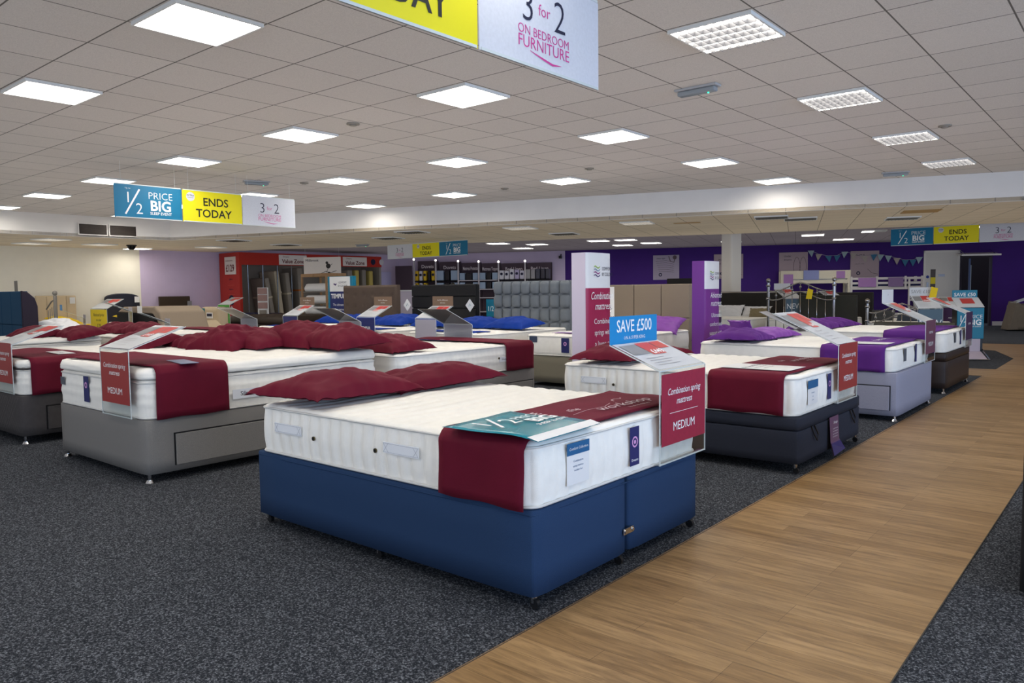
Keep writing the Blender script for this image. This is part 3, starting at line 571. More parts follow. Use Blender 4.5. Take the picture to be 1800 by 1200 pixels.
# ------------------------------------------------------------------ beds by the walkway (feet towards +X)
NAVY = mat('navy_divan_fabric', (38, 60, 92), .9, nscale=400, namt=.12, bump=.4, bscale=600, spec=.2)
GREYD = mat('grey_divan_fabric', (124, 121, 118), .9, nscale=300, namt=.12, bump=.4, bscale=500, spec=.2)
SLATE = mat('slate_divan_fabric', (44, 47, 58), .9, nscale=300, namt=.14, bump=.4, bscale=500, spec=.2)
LAVD = mat('lavender_grey_divan_fabric', (146, 146, 162), .9, nscale=300, namt=.1, bump=.4, bscale=500, spec=.2)
BROWNL = mat('brown_divan_leatherette', (46, 34, 30), .5, nscale=8, namt=.1, spec=.4)
XF = -1.82
# A: navy
AY = 2.99; AW = 1.42
divan('divan_base', 'navy blue fabric divan base nearest the camera', (XF, AY), 0, 1.96, AW, .058, .405, NAVY, 'halves')
m = mattress('mattress', 'white ribbed mattress on the navy divan base nearest the camera', (XF - .01, AY, .408), 0, 1.90, AW - .02, .265, 'rib', r=.06)
side_label(m, 'care_label', -.49, -.33, .055, .20, WHITE, txt=[('Combination', .014, 0, .02, 0), ('spring mattress', .012, 0, 0, 0), ('medium feel', .012, 0, -.018, 0)], tm=LABEL_BLUE)
b = B(); b.box((.018, -.41, .205), (.003, .16, .05)); k = obj('label_band', b, LABEL_BLUE, m); text(k, [('Comfort Collection', .017, 0, -.005, 0, .3)], INKW, (.0197, -.41, .205), (0, 1, 0), (0, 0, 1))
k, o, r = side_label(m, 'brand_tag', .005, .085, .045, .225, LABEL_NAVY, txt=[('Dreams', .018, 0, -.07, .01)]); q = disc((0, .02), .026, o, r, (0, 0, 1), .001, 20, None, .018); disc((0, .02), .010, o, r, (0, 0, 1), .001, 12, q); obj('tag_rosette', q, mat('rosette_pink', (206, 150, 200), .5), k)
for x in (-1.62, -.74): handle(m, x, .15, AW - .02)
for x in (-1.40, -.92): vent(m, x, .125, AW - .02)
rn = runner('maroon velvet runner over the foot of the nearest mattress', (XF, AY, .408), 0, -.51, -.045, AW - .02, .268, .0, seed=3, slant=-.02, drops=(1, 0), yto=.66)
text(rn, [('the', .075, -.18, .01, -.004, .4), ('workshop', .115, .13, -.09, -.004, .4), ('by sleep makers', .03, .16, -.14, 0, .3)], mat('ink_silver', (206, 190, 196), .4), (-.24, .12, .29), (0, 1, 0), (-1, 0, 0))
swoosh(rn, [(.17, .02), (.19, .05), (.23, .06), (.27, .045), (.29, .06)], .006, MATS['ink_silver'], (-.24, .12, .292), (0, 1, 0), (-1, 0, 0), 'script_flourish')
swoosh(rn, [(-.3, -.06), (-.15, -.03), (0, -.035), (.1, .0)], .003, MATS['ink_silver'], (-.24, .12, .292), (0, 1, 0), (-1, 0, 0), 'script_underline')
t = thing('sale_leaflet', 'teal half price big sleep event leaflet lying on the maroon runner', 'leaflet', (-2.02, 2.47, .702), math.radians(4))
b = B(); n = 12
for i in range(n + 1):
    for j in range(9): x = -.24 + .48 * i / n; y = -.24 + .48 * j / 8; b.v.append((x, y, .004 + .006 * noise.noise(Vector((x * 5, y * 5, 3))) + (.012 * ((x - .1) / .14) ** 2 if x > .1 else 0) * -1))
b.f = [(i * 9 + j, (i + 1) * 9 + j, (i + 1) * 9 + j + 1, i * 9 + j + 1) for i in range(n) for j in range(8)]; sh = obj('sheet', b, mat('leaflet_teal', (10, 128, 146), .25, spec=.6), t, smooth=True, solid=.0012)
text(sh, [('1', .15, -.14, .06, 0), ('2', .15, -.01, .01, 0), ('PRICE', .075, .13, .05, -.004), ('BIG', .11, .13, -.045, .03), ('SLEEP EVENT', .04, .1, -.10, .012)], INKW, (0, 0, .012), (0, 1, 0), (-1, 0, 0))
obj('fraction_bar', stroke([(-.15, -.01), (-.03, .17)], .014, (0, 0, .0125), (0, 1, 0), (-1, 0, 0)), INKW, sh)
b = B(); b.add([(.19, -.24, .004), (.24, -.24, -.008), (.24, .24, -.008), (.19, .24, .004)], [(0, 1, 2, 3)]); shift(b, 0, 0, .0025); obj('white_border', b, WHITE, sh)
pillow('plump maroon pillow at the near corner of the nearest mattress', (-3.48, 2.64, .70), math.radians(98), VEL, .44, .28, .105, (0, .05), 1, 'maroon pillows')
pillow('maroon pillow behind the plump one on the nearest mattress', (-3.48, 3.36, .69), math.radians(82), VEL, .42, .26, .09, (0, -.05), 2, 'maroon pillows')
CL = [('Combination spring', .047, 0, .335, 0, .3, 'CENTER', .92), ('mattress', .047, 0, .285, 0, .3), ('MEDIUM', .062, 0, .155, .0)]
st = stand('burgundy MEDIUM card in the clear stand with SAVE £500 header, on the nearest bed', (XF + .03, 3.465, .415), 0, .48, .455, CARDM, CL, CYAN, [('SAVE £500', .088, 0, .065, .012, 0, 'CENTER', .88), ('ON A SUPER KING', .026, 0, .024, 0)], slope=(.28, .115))
obj('divider_line', stroke([(-.15, .245), (.15, .245)], .002, (.006, 0, 0), (0, 1, 0), (0, 0, 1), .001), INKW, st)
# B: slate ottoman
SY = 5.83; SW = 1.40
d = divan('divan_base', 'slate fabric ottoman base with black pull loops at the foot, second along the walkway', (XF + .03, SY), 0, 2.0, SW + .04, .07, .385, SLATE, 'plain', lid=.085)
for y in (-.42, .46):
    b = B(); b.tube([(.004, y - .05, .30), (.012, y - .02, .24), (.018, y + .03, .19), (.014, y + .06, .23), (.004, y + .01, .30)], .005, 6); obj('pull_loop', b, BLACKP, d)
t = thing('hanging_leaflet', 'purple leaflet with curled corner hanging on the foot of the slate base', 'leaflet', (XF + .045, SY - .02, .18), 0)
b = B(); b.v = [(.0, -.10, .13), (.0, .10, .13), (.01, -.10, -.05), (.01, .10, -.05), (.03, -.09, -.15), (.05, .11, -.12)]; b.f = [(0, 2, 3, 1), (2, 4, 5, 3)]; k = obj('sheet', b, mat('leaflet_mauve', (92, 62, 92), .4), t, solid=.0015)
text(k, [('Storage', .03, 0, .08, 0, .3)] + [('opens for extra space', .013, 0, .04 - .02 * q, 0) for q in range(4)], INKW, (.012, 0, 0), (0, 1, 0), (0, 0, 1))
b = B(); b.v = [(.014, -.10, -.06), (.014, .10, -.06), (.033, -.09, -.148), (.05, .11, -.12)]; b.f = [(0, 2, 3, 1)]; shift(b, .003); obj('dark_foot_band', b, mat('leaflet_navy', (40, 30, 90), .4), k)
m = mattress('mattress', 'white mattress on the slate ottoman base', (XF - .0, SY, .388), 0, 1.95, SW - .0, .275, 'rib', seed=4)
side_label(m, 'care_label', -.50, -.30, .06, .17, WHITE, txt=[('Combination', .014, 0, .02, 0), ('spring', .012, 0, -.005, 0), ('medium', .012, 0, -.03, 0)], tm=LABEL_BLUE)
b = B(); b.box((.018, -.40, .20), (.003, .20, .055)); k = obj('label_band', b, LABEL_BLUE, m)
k, o, r = side_label(m, 'brand_tag', -.08, -.0, .05, .24, LABEL_NAVY); q = disc((0, .02), .022, o, r, (0, 0, 1), .001, 16, None, .014); obj('tag_rosette', q, MATS['rosette_pink'], k)
handle(m, -1.62, .15, SW); vent(m, -1.43, .125, SW)
rn = runner('maroon velvet runner over the foot of the mattress on the slate base', (XF, SY, .388), 0, -.62, -.07, SW, .275, .01, seed=8, drops=(1, 0), yto=.66)
text(rn, [('the', .07, .0, .04, 0, .4), ('workshop', .1, .22, -.04, 0, .4), ('collection', .04, .22, -.10, 0, .3)], MATS['ink_silver'], (-.34, .1, .30), (0, 1, 0), (-1, 0, 0))
t = thing('white_runner_card', 'white printed card lying across the maroon runner on the slate base bed', 'card', (XF - .36, SY - .38, .684), 0)
b = B(); b.mm(-.26, .26, -.17, .17, 0, .002); k = obj('sheet', b, WHITE, t, rz=0); text(k, [('the workshop', .06, 0, .06, .004, .3), ('spring collection', .035, 0, .0, 0, .3), ('crafted by hand', .03, 0, -.06, 0, .3)], INK, (0, 0, .003), (0, 1, 0), (-1, 0, 0))
pillow('maroon pillow draped over the near head corner of the slate base bed', (-3.42, 5.45, .675), math.radians(100), VEL, .40, .27, .10, (0, .05), 5, 'maroon pillows')
pillow('maroon pillow half hidden behind the price stand on the slate base bed', (-3.5, 6.10, .665), math.radians(85), VEL, .38, .25, .07, (0, 0), 6, 'maroon pillows')
stand('rust red MEDIUM card in the clear stand on the slate base bed', (XF + .05, 6.11, .395), 0, .47, .43, CARDR, CL, group=None, slope=(.50, .235))
# C: lavender grey
LY = 8.42; LW = 1.46
divan('divan_base', 'lavender grey divan base with a drawer, third along the walkway', (XF + .04, LY), 0, 2.0, LW + .02, .05, .455, LAVD, 'plain', 'glide', drawers=[(-1, -.95, -.07, .10, .325)], lid=0)
m = mattress('mattress', 'white mattress with grey corduroy border on the lavender grey base', (XF, LY, .46), 0, 1.97, LW, .225, 'fine', seed=9, bm=None)
for x, lb in ((-1.42, 'a'), (-.78, 'b')): side_label(m, 'brand_patch', x, x + .30, .02, .07, mat('patch_white', (222, 224, 230), .6), LW, '-', [('TheraPur', .042, 0, -.012, .014)], INK)
side_label(m, 'care_label', -.42, -.33, .08, .20, mat('label_grey', (84, 88, 96), .6)); side_label(m, 'brand_tag', .03, .09, .04, .22, LABEL_NAVY)
b = B(); b.box((0, 0, 0), (1, 1, 1))
rn = runner('purple velvet runner over the foot of the mattress on the lavender grey base', (XF, LY, .46), 0, -.66, -.07, LW, .225, -.0, VELP, seed=12, drops=(1, 0), yto=.66)
text(rn, [('therapy', .13, .1, -.05, 0, .4)], INKW, (-.35, .0, .25), (0, 1, 0), (-1, 0, 0))
t = thing('white_runner_card', 'white printed card on the purple runner of the lavender grey base bed', 'card', (XF - .38, LY - .42, .708), 0); b = B(); b.mm(-.28, .28, -.14, .14, 0, .002); k = obj('sheet', b, WHITE, t); text(k, [('mattress in a box', .04, 0, 0, 0, .3)], INK, (0, 0, .003), (0, 1, 0), (-1, 0, 0))
pillow('dark side purple pillow at the near head corner of the lavender grey base bed', (-3.42, 8.0, .69), math.radians(97), VELP, .40, .28, .10, (0, .05), 11, 'purple pillows')
pillow('purple pillow lying behind the near one on the lavender grey base bed', (-3.42, 8.70, .69), math.radians(85), mat('purple_satin', (128, 66, 156), .55, nscale=6, namt=.08, sheen=.3), .38, .26, .085, (0, 0), 12, 'purple pillows')
pillow('small purple cushion peeping up behind the purple pillows', (-3.62, 8.45, .76), math.radians(90), MATS['purple_satin'], .16, .14, .05, (0, .9), 13, cat='cushion', name='cushion')
stand('clear stand with purple card on the lavender grey base bed', (XF + .04, 8.99, .46), 0, .46, .42, mat('card_mauve_brown', (110, 66, 86), .4), [('mattress', .05, 0, .30, 0, .3), ('MEDIUM', .06, 0, .17, 0)], WHITE, [('£', .03, 0, .08, 0)], slope=(.42, .20), hm=INK)
for k in range(2):
    b = B(); b.box((0, 0, 0), (.30, .21, .0015)); o = obj('leaflet_sheet', b, mat('leaflet_grey%d' % k, (170 - 30 * k, 168 - 30 * k, 170 - 30 * k), .3)); o.location = (-2.22 + .02 * k, 6.06 - .2 * k, .985 + .03 * k); o.rotation_euler = (0, -math.radians(-25), .1 * k + math.pi * 0); tag(o, ['lower', 'upper'][k] + ' loose glossy leaflet fanned on the slate bed price stand', 'leaflet')
# D: brown
DY = 10.73; DW = 1.52
divan('divan_base', 'dark brown leatherette divan base, fourth along the walkway', (XF + .02, DY), 0, 2.0, DW, .06, .475, BROWNL, 'plain', 'glide', lid=.09)
m = mattress('mattress', 'white mattress on the dark brown leatherette base', (XF, DY, .48), 0, 1.97, DW, .235, 'fine', seed=14)
side_label(m, 'care_label', -.30, -.20, .09, .21, MATS['label_grey']); side_label(m, 'brand_tag', .06, .13, .05, .23, LABEL_NAVY)
runner('purple velvet runner over the foot of the mattress on the brown base', (XF, DY, .48), 0, -.66, -.10, DW, .235, 0, VELP, seed=15, drops=(1, 0), yto=.72)
pillow('wide purple pillow on the mattress of the brown base', (-3.42, 10.35, .71), math.radians(95), VELP, .42, .28, .10, (0, .0), 16, 'purple pillows')
pillow('second purple pillow with a grey underside on the mattress of the brown base', (-3.42, 11.05, .71), math.radians(88), VELP, .42, .28, .09, (0, .0), 17, 'purple pillows')
stand('clear stand with aubergine card on the brown base bed', (XF + .04, 11.2, .48), 0, .46, .42, AUB, [('mattress', .05, 0, .28, 0, .3)], slope=(.45, .20), plain=False, ticket=False)

# ------------------------------------------------------------------ back-to-back double row on the left (feet towards -Y in front, +Y behind)
R = -math.pi / 2
BX = -5.865; BWd = 1.50
divan('divan_base', 'grey fabric divan base with side drawer, left of the navy bed', (BX, 2.28), R, 2.0, BWd, .06, .43, GREYD, 'plain', 'glide', drawers=[(1, -1.72, -.20, .10, .315)])
m = mattress('mattress', 'thick white pillow-top mattress on the grey drawer base', (BX, 2.29, .433), R, 2.0, BWd - .01, .265, 'tuft', topper=.075, seed=21)
side_label(m, 'brand_patch', -.93, -.62, .07, .14, MATS['patch_white'], BWd, '+', [('Silentnight', .045, -.0, -.012, .01)], INK)
k, o, r = side_label(m, 'brand_tag', -.22, -.13, .05, .24, LABEL_NAVY); q = disc((0, .03), .024, o, r, (0, 0, 1), .001, 16, None, .012); obj('tag_rosette', q, MATS['rosette_pink'], k)
side_label(m, 'care_label', -.66, -.58, .15, .21, MATS['label_grey'])
runner('maroon velvet runner over the foot of the pillow-top mattress', (BX, 2.29, .433), R, -.58, -.06, BWd, .345, 0, seed=23, drops=(0, 1), yfrom=-.70)
t = thing('runner_card', 'small blue and white leaflet lying on the runner of the pillow-top mattress', 'card', (-5.25, 2.62, .795), -.2); b = B(); b.mm(-.19, .19, -.06, .06, 0, .002); obj('sheet', b, mat('card_blue_grey', (88, 100, 140), .4), t)
stand('rust red MEDIUM card in the clear stand on the grey drawer base bed', (-5.435, 2.235, .44), R, .45, .46, CARDR, CL, slope=(.40, .14))
pl = 'maroon pillows'
pillow('dark maroon pillow behind the slope of the price stand on the pillow-top mattress', (-6.42, 3.66, .80), .15, VEL, .33, .25, .14, (.2, 0), 31, pl)
pillow('low maroon pillow between two others on the pillow-top mattress', (-6.22, 3.82, .79), .0, VEL, .36, .24, .11, (.05, 0), 32, pl)
pillow('largest puffed maroon pillow in the middle of the pillow-top mattress head', (-5.98, 4.10, .81), .1, VEL, .42, .27, .155, (.12, 0), 33, pl)
pillow('maroon pillow at the right head corner of the pillow-top mattress', (-5.40, 4.12, .81), -.12, VEL, .42, .27, .14, (.08, 0), 34, pl)
# C bed
CX = -8.12
divan('divan_base', 'dark grey diamond-stitched divan base at the far left', (CX, 2.25), R, 2.0, BWd, .07, .42, mat('charcoal_quilted_fabric', (66, 62, 62), .85, nscale=20, namt=.1, bump=.3, bscale=40), 'plain', 'glide', drawers=[(1, -1.7, -.20, .11, .31)])
dv = [o for o in bpy.data.objects if o.name.startswith('base_body')][-1]
q = B()
for k in range(30):
    for sg in (1, -1):
        x0 = -.75 + k * .06; x1 = x0 + sg * .30
        if -.74 < x0 < .74 and -.74 < x1 < .74: stroke([(x0, .10), (x1, .40)], .0015, (.002, 0, 0), (0, 1, 0), (0, 0, 1), .001, q)
        if k < 30: 
            a0 = -.19 + 0 * k; 
obj('diamond_stitching', q, mat('stitch_pale', (112, 108, 106), .8), dv)
m = mattress('mattress', 'white pillow-top mattress with grey side band on the dark diamond-stitched base', (CX, 2.27, .425), R, 2.0, BWd - .01, .23, 'tuft', topper=.07, seed=25)
b, pts, nor, S, zt = slab(2.0, BWd - .01, .03, .09, 8, 8, 2, .005); q = B(); q.tube([(p.x - 1.0 + n_.x * .004, p.y + n_.y * .004, .225) for p, n_ in zip(pts, nor)], .013, 8, True); obj('grey_band', q, mat('band_grey', (80, 76, 74), .8), m, smooth=True)
runner('maroon velvet runner over the foot of the mattress on the dark diamond-stitched base', (CX, 2.27, .425), R, -.66, -.06, BWd, .30, 0, seed=26, drops=(0, 1), yfrom=-.70)
t = thing('runner_card', 'white and blue leaflet lying on the runner of the far left mattress', 'card', (-7.78, 2.72, .745), -.1); b = B(); b.mm(-.22, .22, -.07, .07, 0, .002); k = obj('sheet', b, WHITE, t); text(k, [('sleep well', .05, 0, -.02, 0)], LABEL_NAVY, (0, 0, .003), (1, 0, 0), (0, 1, 0))
stand('rust red MEDIUM card in the clear stand at the left edge of the photo', (-7.70, 2.235, .43), R, .45, .42, CARDR, CL, slope=(.42, .15))
pillow('broad dark maroon pillow on the head of the far left mattress', (-8.15, 3.62, .74), .05, VEL, .45, .28, .11, (.25, 0), 35, pl)
pillow('maroon pillow at the right head corner of the far left mattress', (-7.55, 3.95, .74), -.1, VEL, .38, .25, .09, (.1, 0), 36, pl)
# bed further left with thin topper
HX = -11.55
divan('divan_base', 'grey divan base mostly hidden at the left edge', (HX, 2.3), R, 2.0, 1.5, .06, .42, GREYD, 'plain', 'glide')
mattress('mattress', 'white mattress with thin topper at the left edge, behind the far left stand', (HX, 2.31, .425), R, 2.0, 1.49, .24, 'fine', topper=.055, seed=27, hi=False)
pillow('long maroon pillow at the very left edge of the photo', (-11.6, 3.75, .72), 0, VEL, .42, .27, .11, (.15, 0), 37, pl)
pillow('maroon pillow on the left mattress with thin topper', (-11.05, 4.1, .72), .0, VEL, .42, .27, .11, (.15, 0), 38, pl)
# rear halves: heads against the front ones, feet to +Y
for (x, lb, sd) in ((BX, 'behind the grey drawer base bed', 41), (CX, 'behind the far left bed', 42), (HX, 'furthest left of the rear row', 43)):
    divan('divan_base', 'grey divan base ' + lb, (x, 6.50), -R, 2.0, 1.49, .06, .43, GREYD, 'plain', 'glide', drawers=[(-1, -1.0, -.07, .09, .30)])
    m = mattress('mattress', 'white mattress of the bed ' + lb, (x, 6.50, .435), -R, 2.0, 1.48, .275, 'tuft', seed=sd, hi=(x == BX))
    if x == BX:
        vent(m, -.62, .14, 1.48, -1); side_label(m, 'brand_patch', -.62, -.42, .10, .15, MATS['patch_white'], 1.48, '-', [('Silentnight', .03, 0, -.008, .01)], INK)
    runner('maroon velvet runner on the foot of the bed ' + lb, (x, 6.50, .435), -R, -.52, -.07, 1.48, .28, 0, seed=sd, drops=(1, 0), yto=.70)
t = thing('runner_card', 'dark blue and white leaflet on the runner behind the grey drawer base bed', 'card', (-6.2, 6.05, .725), .1); b = B(); b.mm(-.34, .34, -.10, .10, 0, .002); k = obj('sheet', b, LABEL_NAVY, t); text(k, [('sweet dreams', .07, 0, -.02, .01, .3)], INKW, (0, 0, .003), (1, 0, 0), (0, 1, 0))
pillow('single maroon pillow right of the pillow-top bed, on the mattress behind', (-5.55, 4.78, .72), -.08, VEL, .42, .26, .11, (.05, 0), 44, pl)
pillow('maroon pillow on the hidden mattress behind the far left bed', (-8.15, 5.0, .72), 0, VEL, .42, .26, .11, (.05, 0), 45, pl)
pillow('maroon pillow seen above the far left bed near the white pillow', (-11.9, 5.0, .72), 0, VEL, .45, .26, .11, (.05, 0), 46, pl)
pillow('maroon pillow crumpled above the left mattress beside the yellow notice', (-11.2, 5.05, .72), 0, VEL, .42, .26, .12, (.05, 0), 47, pl)
SILV = mat('card_silver_lilac', (176, 172, 186), .4)
for x, lb in ((-6.33, 'behind the maroon pillows in the middle'), (-8.37, 'left of the brown tufted headboard'), (-10.9, 'in front of the red display')):
    stand('clear stand seen from behind, ' + lb, (x, 6.54, .44), -R, .47, .43, SILV, None, slope=(.42, .19), plain=True, ticket=False)
# ------------------------------------------------------------------ second rank: beds with tall headboards, feet towards the camera (-Y)
BRN = mat('brown_tufted_fabric', (86, 72, 62), .9, nscale=200, namt=.12, bump=.3, bscale=400); BLK = mat('black_fabric', (20, 20, 22), .85, nscale=200, namt=.1)
GRY = mat('grey_cube_fabric', (108, 114, 120), .85, nscale=200, namt=.08, bump=.3, bscale=400); BEI = mat('taupe_panel_fabric', (136, 122, 106), .85, nscale=200, namt=.06)
def headboard(label, x, y, W, z0, z1, m, style, th=.08, legs=True, rz=0, loc=None):
    """board across X, face towards -Y"""
    t = thing('headboard', label, 'headboard', loc or (x, y, 0), rz); H = z1 - z0
    if style == 'cubes':
        b = B(); b.mm(-W / 2, W / 2, 0, th, z0, z1); obj('board', b, m, t, bev=.01)
        nx, nz = 8, 4; cw = W / nx; ch = H / nz; b = B()
        for i in range(nx):
            for j in range(nz):
                s = B(); q, *_ = slab(cw - .004, ch - .004, .055, .06, 8, 8, 2, .06, 0)
                b.add([(v[0] - W / 2 + cw * (i + .5), -v[2] + .0, v[1] + z0 + ch * (j + .5)) for v in q.v], [f[::-1] for f in q.f])
        obj('padded_cubes', b, m, t, smooth=True)
    elif style == 'tuft':
        b = B(); nx, nz = 60, 40
        bt = [(-W / 2 + W * (i + .5) / 6, z0 + H * (.30 + .25 * j)) for i in range(6) for j in range(3)]
        for i in range(nx + 1):
            for j in range(nz + 1):
                x_ = -W / 2 + W * i / nx; z_ = z0 + H * j / nz; e = min(1, min(x_ + W / 2, W / 2 - x_, z1 - z_) / .05); d = min(math.hypot(x_ - a, z_ - c) for a, c in bt)
                b.v.append((x_, -.035 * math.sqrt(max(0, 1 - (1 - e) ** 2)) + .022 * math.exp(-(d / .04) ** 2), z_))
        b.f = [(i * (nz + 1) + j, (i + 1) * (nz + 1) + j, (i + 1) * (nz + 1) + j + 1, i * (nz + 1) + j + 1) for i in range(nx) for j in range(nz)]
        obj('padded_front', b, m, t, smooth=True)
        b = B(); [b.ball((a, .010 - .02, c), .012, 8, 5) for a, c in bt]; obj('buttons', b, m, t)
        b = B(); b.mm(-W / 2, W / 2, 0, th, z0, z1); obj('board', b, m, t, bev=.01)
    elif style == 'bands':
        b = B(); b.mm(-W / 2, W / 2, 0, th, z0, z1); obj('board', b, m, t, bev=.02)
        for k in range(4): b = B(); b.mm(-W / 2 + .005, W / 2 - .005, -.035, 0, z0 + H * k / 4 + .004, z0 + H * (k + 1) / 4 - .004); obj('padded_band', b, m, t, bev=.018, seg=3)
    elif style == 'panels':
        b = B(); b.mm(-W / 2, W / 2, 0, th, z0, z1); obj('board', b, m, t, bev=.012)
        for i in range(3):
            for j in range(2): b = B(); b.mm(-W / 2 + W * i / 3 + .003, -W / 2 + W * (i + 1) / 3 - .003, -.03, 0, z0 + H * j / 2 + .003, z0 + H * (j + 1) / 2 - .003); obj('padded_panel', b, m, t, bev=.014, seg=3)
    elif style == 'plain':
        b = B(); b.mm(-W / 2, W / 2, 0, th, z0, z1); obj('board', b, m, t, bev=.02, seg=3)
    elif style == 'arch':
        n = 16; pts = [(-W / 2, z0)] + [(W / 2, z0)] + [(W / 2 * math.cos(math.pi * k / n), z1 - .16 + .16 * math.sin(math.pi * k / n) ** .7) for k in range(n + 1)]
        b = B(); b.ext(pts, (0, 0, 0), (1, 0, 0), (0, 0, 1), (0, th, 0)); obj('board', b, m, t, bev=.02)
    elif style == 'verticals':
        b = B(); b.mm(-W / 2, W / 2, 0, th, z0, z1); obj('board', b, m, t, bev=.015)
        for k in range(4): b = B(); b.mm(-W / 2 + W * k / 4 + .003, -W / 2 + W * (k + 1) / 4 - .003, -.02, 0, z0 + .01, z1 - .01); obj('padded_panel', b, m, t, bev=.01)
    if legs:
        for s in (-1, 1): b = B(); b.mm(s * W * .32 - .03, s * W * .32 + .03, .02, .05, 0, z0 + .02); obj('leg', b, BLACKP, t)
    return t
def simplebed(desc, x, yf, W, L, zd, zm, base, rz=R, group=None, style='fine', seed=60, m=None):
    divan('divan_base', base[0] + ' ' + desc, (x, yf), rz, L, W, .05, zd, base[1], 'plain', 'glide')
    return mattress('mattress', 'white mattress ' + desc, (x, yf, zd + .004), rz, L, W, zm - zd, style, seed=seed, hi=False, m=m)
OLV = mat('olive_grey_divan_fabric', (122, 116, 100), .9, nscale=300, namt=.1)
headboard('brown button-tufted headboard nearest the TEMPUR panel', -11.65, 9.6, 1.6, .5, 1.40, BRN, 'tuft')
headboard('black headboard with horizontal padded bands', -9.63, 9.6, 1.6, .55, 1.385, BLK, 'bands')
headboard('tall grey headboard of padded cubes', -7.65, 9.6, 1.56, .55, 1.415, GRY, 'cubes')
headboard('taupe headboard of six panels', -5.74, 10.0, 1.38, .35, 1.33, BEI, 'panels')
simplebed('in front of the brown button-tufted headboard', -11.65, 7.6, 1.5, 1.98, .42, .68, ('grey divan base', GREYD), seed=61)
simplebed('in front of the black banded headboard', -9.63, 7.6, 1.5, 1.98, .42, .68, ('grey divan base', GREYD), seed=62)
simplebed('in front of the grey cube headboard', -7.65, 7.6, 1.5, 1.98, .42, .68, ('grey divan base', GREYD), seed=63)
m = simplebed('with dark piping in front of the taupe headboard', -5.75, 7.98, 1.42, 2.0, .40, .675, ('olive grey divan base', OLV), seed=64, style='rib')
side_label(m, 'care_label', -.63, -.50, .17, .25, mat('label_slate', (56, 68, 92), .5)); k, o, r = side_label(m, 'brand_tag', -.10, .02, .05, .24, LABEL_NAVY); q = disc((0, .02), .026, o, r, (0, 0, 1), .001, 16, None, .012); obj('tag_rosette', q, MATS['rosette_pink'], k)
t = thing('runner_card', 'lilac and white leaflet on the mattress in front of the taupe headboard', 'card', (-5.95, 8.45, .685), 0); b = B(); b.mm(-.30, .50, -.16, .16, 0, .003); obj('sheet', b, mat('leaflet_lilac', (160, 120, 182), .4), t); b = B(); b.mm(-.30, .35, .0, .14, .003, .005); obj('white_panel', b, WHITE, t)
for x, lb in ((-11.5, 'brown tufted'), (-9.5, 'black banded'), (-7.5, 'grey cube')): runner('royal blue runner on the foot of the bed in front of the %s headboard' % lb, (x - .15, 7.6, .424), R, -.45, -.08, 1.5, .256, .0, VELB, seed=int(-x * 3), drops=(0, 0), yfrom=-.6, yto=.5)
bl = 'royal blue pillows'
for x, y, z, rz_, sd, lb in ((-12.0, 9.1, .69, .1, 71, 'left of the brown tufted headboard'), (-11.3, 9.1, .69, -.1, 72, 'half behind the middle TEMPUR stand, below the brown tufted headboard'), (-10.35, 9.35, .69, .3, 73, 'standing between the brown and black headboards'),
                            (-9.95, 8.75, .70, .0, 74, 'below the left half of the black headboard'), (-9.05, 8.9, .69, .1, 75, 'below the right end of the black headboard behind a grey stand'), (-8.1, 8.85, .69, .1, 76, 'below the left half of the grey cube headboard'), (-7.3, 8.75, .70, -.08, 77, 'below the right half of the grey cube headboard')):
    pillow('royal blue pillow ' + lb, (x, y, z + .025), rz_, VELB, .42, .27, .11, (.12, 0), sd, bl)
pillow('glossy purple pillow against the taupe headboard', (-5.35, 9.6, .72), .1, MATS['purple_satin'], .36, .22, .10, (.5, 0), 78, 'purple pillows')
pillow('dark purple pillow partly hidden right of the taupe headboard', (-4.75, 10.2, .6), .1, VELP, .30, .22, .09, (.4, 0), 79, 'purple pillows')
TL = [('TEMPUR', .06, 0, .27, .014), ('mattress', .045, 0, .20, 0, .3)]
hdt = [('feel the difference', .03, 0, .08, 0), ('at home', .03, 0, .04, 0)]
for x, lb in ((-11.29, 'left navy TEMPUR card stand with taupe header'), (-9.28, 'middle navy TEMPUR card stand with taupe header in front of the brown tufted headboard')): stand(lb, (x, 7.555, .43), R, .43, .45, TEMPN, TL, TAUPE, hdt, slope=(.35, .17))
stand('price stand with taupe header below the grey cube headboard edge', (-7.95, 7.555, .43), R, .43, .45, SILV, None, TAUPE, hdt, slope=(.35, .17))
stand('aubergine card stand almost hidden by the white display pillar', (-5.42, 7.93, .42), R, .40, .45, mat('card_purple', (70, 34, 110), .4), [('Advanced', .05, 0, .3, 0, .3), ('MEDIUM', .055, 0, .1, .0)], slope=(.25, .12), ticket=False)
for x, y, z, lb in ((-10.25, 9.3, 1.03, 'beside the brown tufted headboard'), (-8.62, 9.2, 1.03, 'beside the grey cube headboard')):
    b = B(); b.ext([(0, -.11), (.085, 0), (0, .11), (-.085, 0)], (0, 0, 0), (1, 0, 0), (0, 0, 1), (0, .003, 0)); o = obj('swing_ticket', b, WHITE); o.location = (x, y, z); o.rotation_euler = (0, 0, .2); tag(o, 'white diamond swing ticket hanging ' + lb, 'ticket', 'diamond swing tickets')
    swoosh(o, [(-.02, -.02), (.0, .03), (.02, -.01)], .008, mat('ink_teal', (40, 130, 140), .5), (0, -.001, 0), (1, 0, 0), (0, 0, 1))
